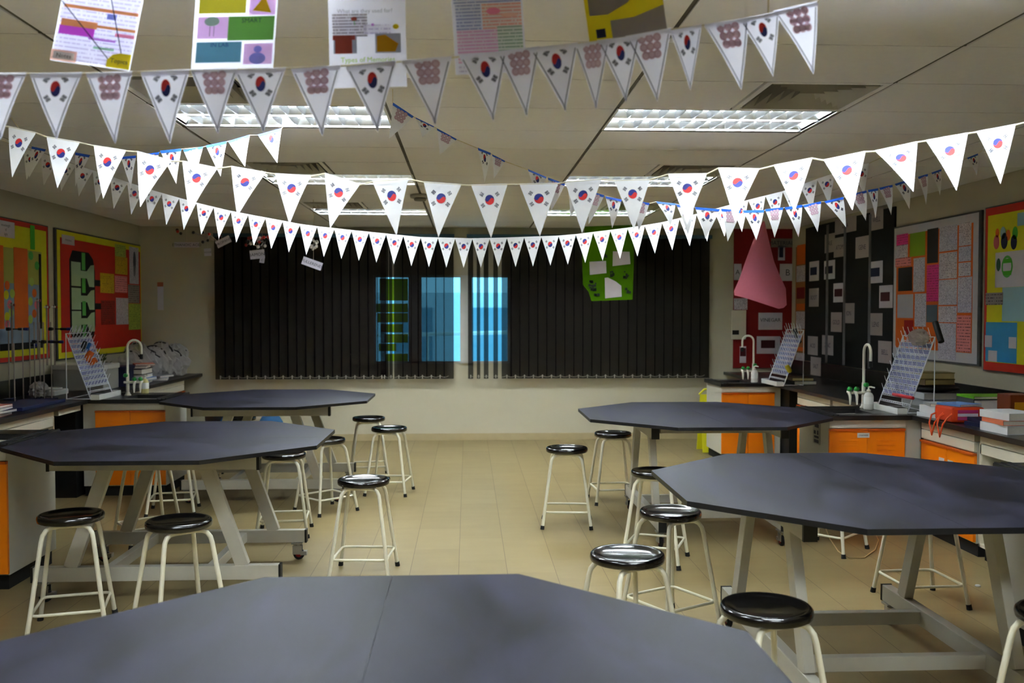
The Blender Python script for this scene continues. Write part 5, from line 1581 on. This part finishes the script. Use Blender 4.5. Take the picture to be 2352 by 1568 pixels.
poster((115, 138), (298, 163), (49, -258), 2.55, [
 ('r', .02, .1, .98, .98, T1), ('r', .05, .49, .98, .52, IO), ('r', .05, .62, .5, .68, IO), ('r', .5, .64, .98, .665, IO), ('r', .04, .68, .48, .755, IM), ('r', .42, .755, .76, .775, IVi), ('r', .5, .83, .76, .85, IMt), ('r', .74, .69, .98, .72, IPk),
 ('r', .0, .9, .32, .995, IPe), ('r', .03, .915, .29, .98, PAPER), ('t', 'Notes', .16, .947, .011, NV1), ('r', .6, .53, .72, .58, IBl),
 ('l', -.02, .45, .72, .93, .0012, NV1), ('l', .56, .3, .86, .86, .0012, NV1), ('p', [(.7, .995), (.7, .93), (.76, .88), (.85, .86), (.99, .86), (.995, .995)], IY), ('t', 'Topics', .85, .93, .012, BLACKP)],
 'tilted poster with pink and orange bands and a yellow corner, first from the left', 'a')
poster((438, 164), (627, 160), (18, -264), 2.55, [
 ('r', .05, .35, .62, .5, IOl), ('r', .66, .33, .98, .52, ILp), ('p', [(.7, .48), (.84, .35), (.93, .5)], IY), ('r', .05, .53, .42, .72, ILp), ('c', .22, .57, .09, .04, IMt), ('l', .2, .61, .2, .7, .0006, NV1), ('l', .25, .61, .25, .7, .0006, NV1), ('r', .42, .53, .98, .74, IGn), ('t', 'SMART', .7, .565, .012, NV1),
 ('r', .05, .75, .6, .93, ITl), ('t', 'IN LAB', .33, .775, .011, BLUEP), ('r', .63, .77, .98, .95, ILp), ('c', .8, .82, .05, .03, IBl), ('c', .8, .9, .1, .05, IBl)],
 'poster with green, olive and teal colour blocks, second from the left', 'b')
poster((758, 203), (935, 199), (-6, -262), 2.55, [
 ('t', 'What are they used for?', .47, .325, .0105, IGr), ('r', .05, .35, .5, .55, T2), ('c', .33, .395, .04, .018, IRd), ('l', .33, .41, .34, .45, .001, GN1), ('r', .45, .45, .8, .53, T1), ('c', .57, .45, .02, .012, IVi), ('c', .87, .47, .04, .022, IY),
 ('r', .06, .54, .36, .7, IGr), ('p', [(.05, .54), (.34, .54), (.34, .58), (.3, .58), (.3, .7), (.08, .7), (.08, .58), (.05, .58)], IRd), ('r', .6, .53, .93, .7, IGr), ('p', [(.62, .55), (.73, .54), (.9, .62), (.86, .69), (.62, .69)], IGd), ('t', 'Types of Memories', .5, .755, .013, ILm)],
 'white poster with a red pot and an orange wedge, third from the left', 'c')
poster((1047, 172), (1210, 164), (-16, -254), 2.55, [
 ('r', .03, .3, .97, .36, T5), ('r', .05, .37, .4, .6, T5), ('r', .42, .37, .97, .6, T6), ('c', .58, .44, .1, .03, IPk), ('c', .8, .48, .12, .02, IPe), ('r', .05, .6, .36, .9, T3), ('r', .36, .6, .62, .9, T3), ('r', .62, .58, .97, .9, T4), ('r', .05, .92, .9, .98, T1)],
 'poster covered in small blue, pink and green writing, fourth from the left', 'd')
poster((1354, 97), (1532, 69), (-36, -256), 2.55, [
 ('r', .0, .3, 1, 1, IY), ('p', [(.05, .32), (.98, .32), (.8, .52), (.55, .7), (.28, .78), (.05, .77)], T2), ('p', [(.3, .84), (.6, .84), (1, .77), (1, 1), (.3, 1)], T2), ('r', .1, .9, .22, .98, NV1)],
 'tilted yellow poster with grey writing, rightmost of the hanging posters', 'e')
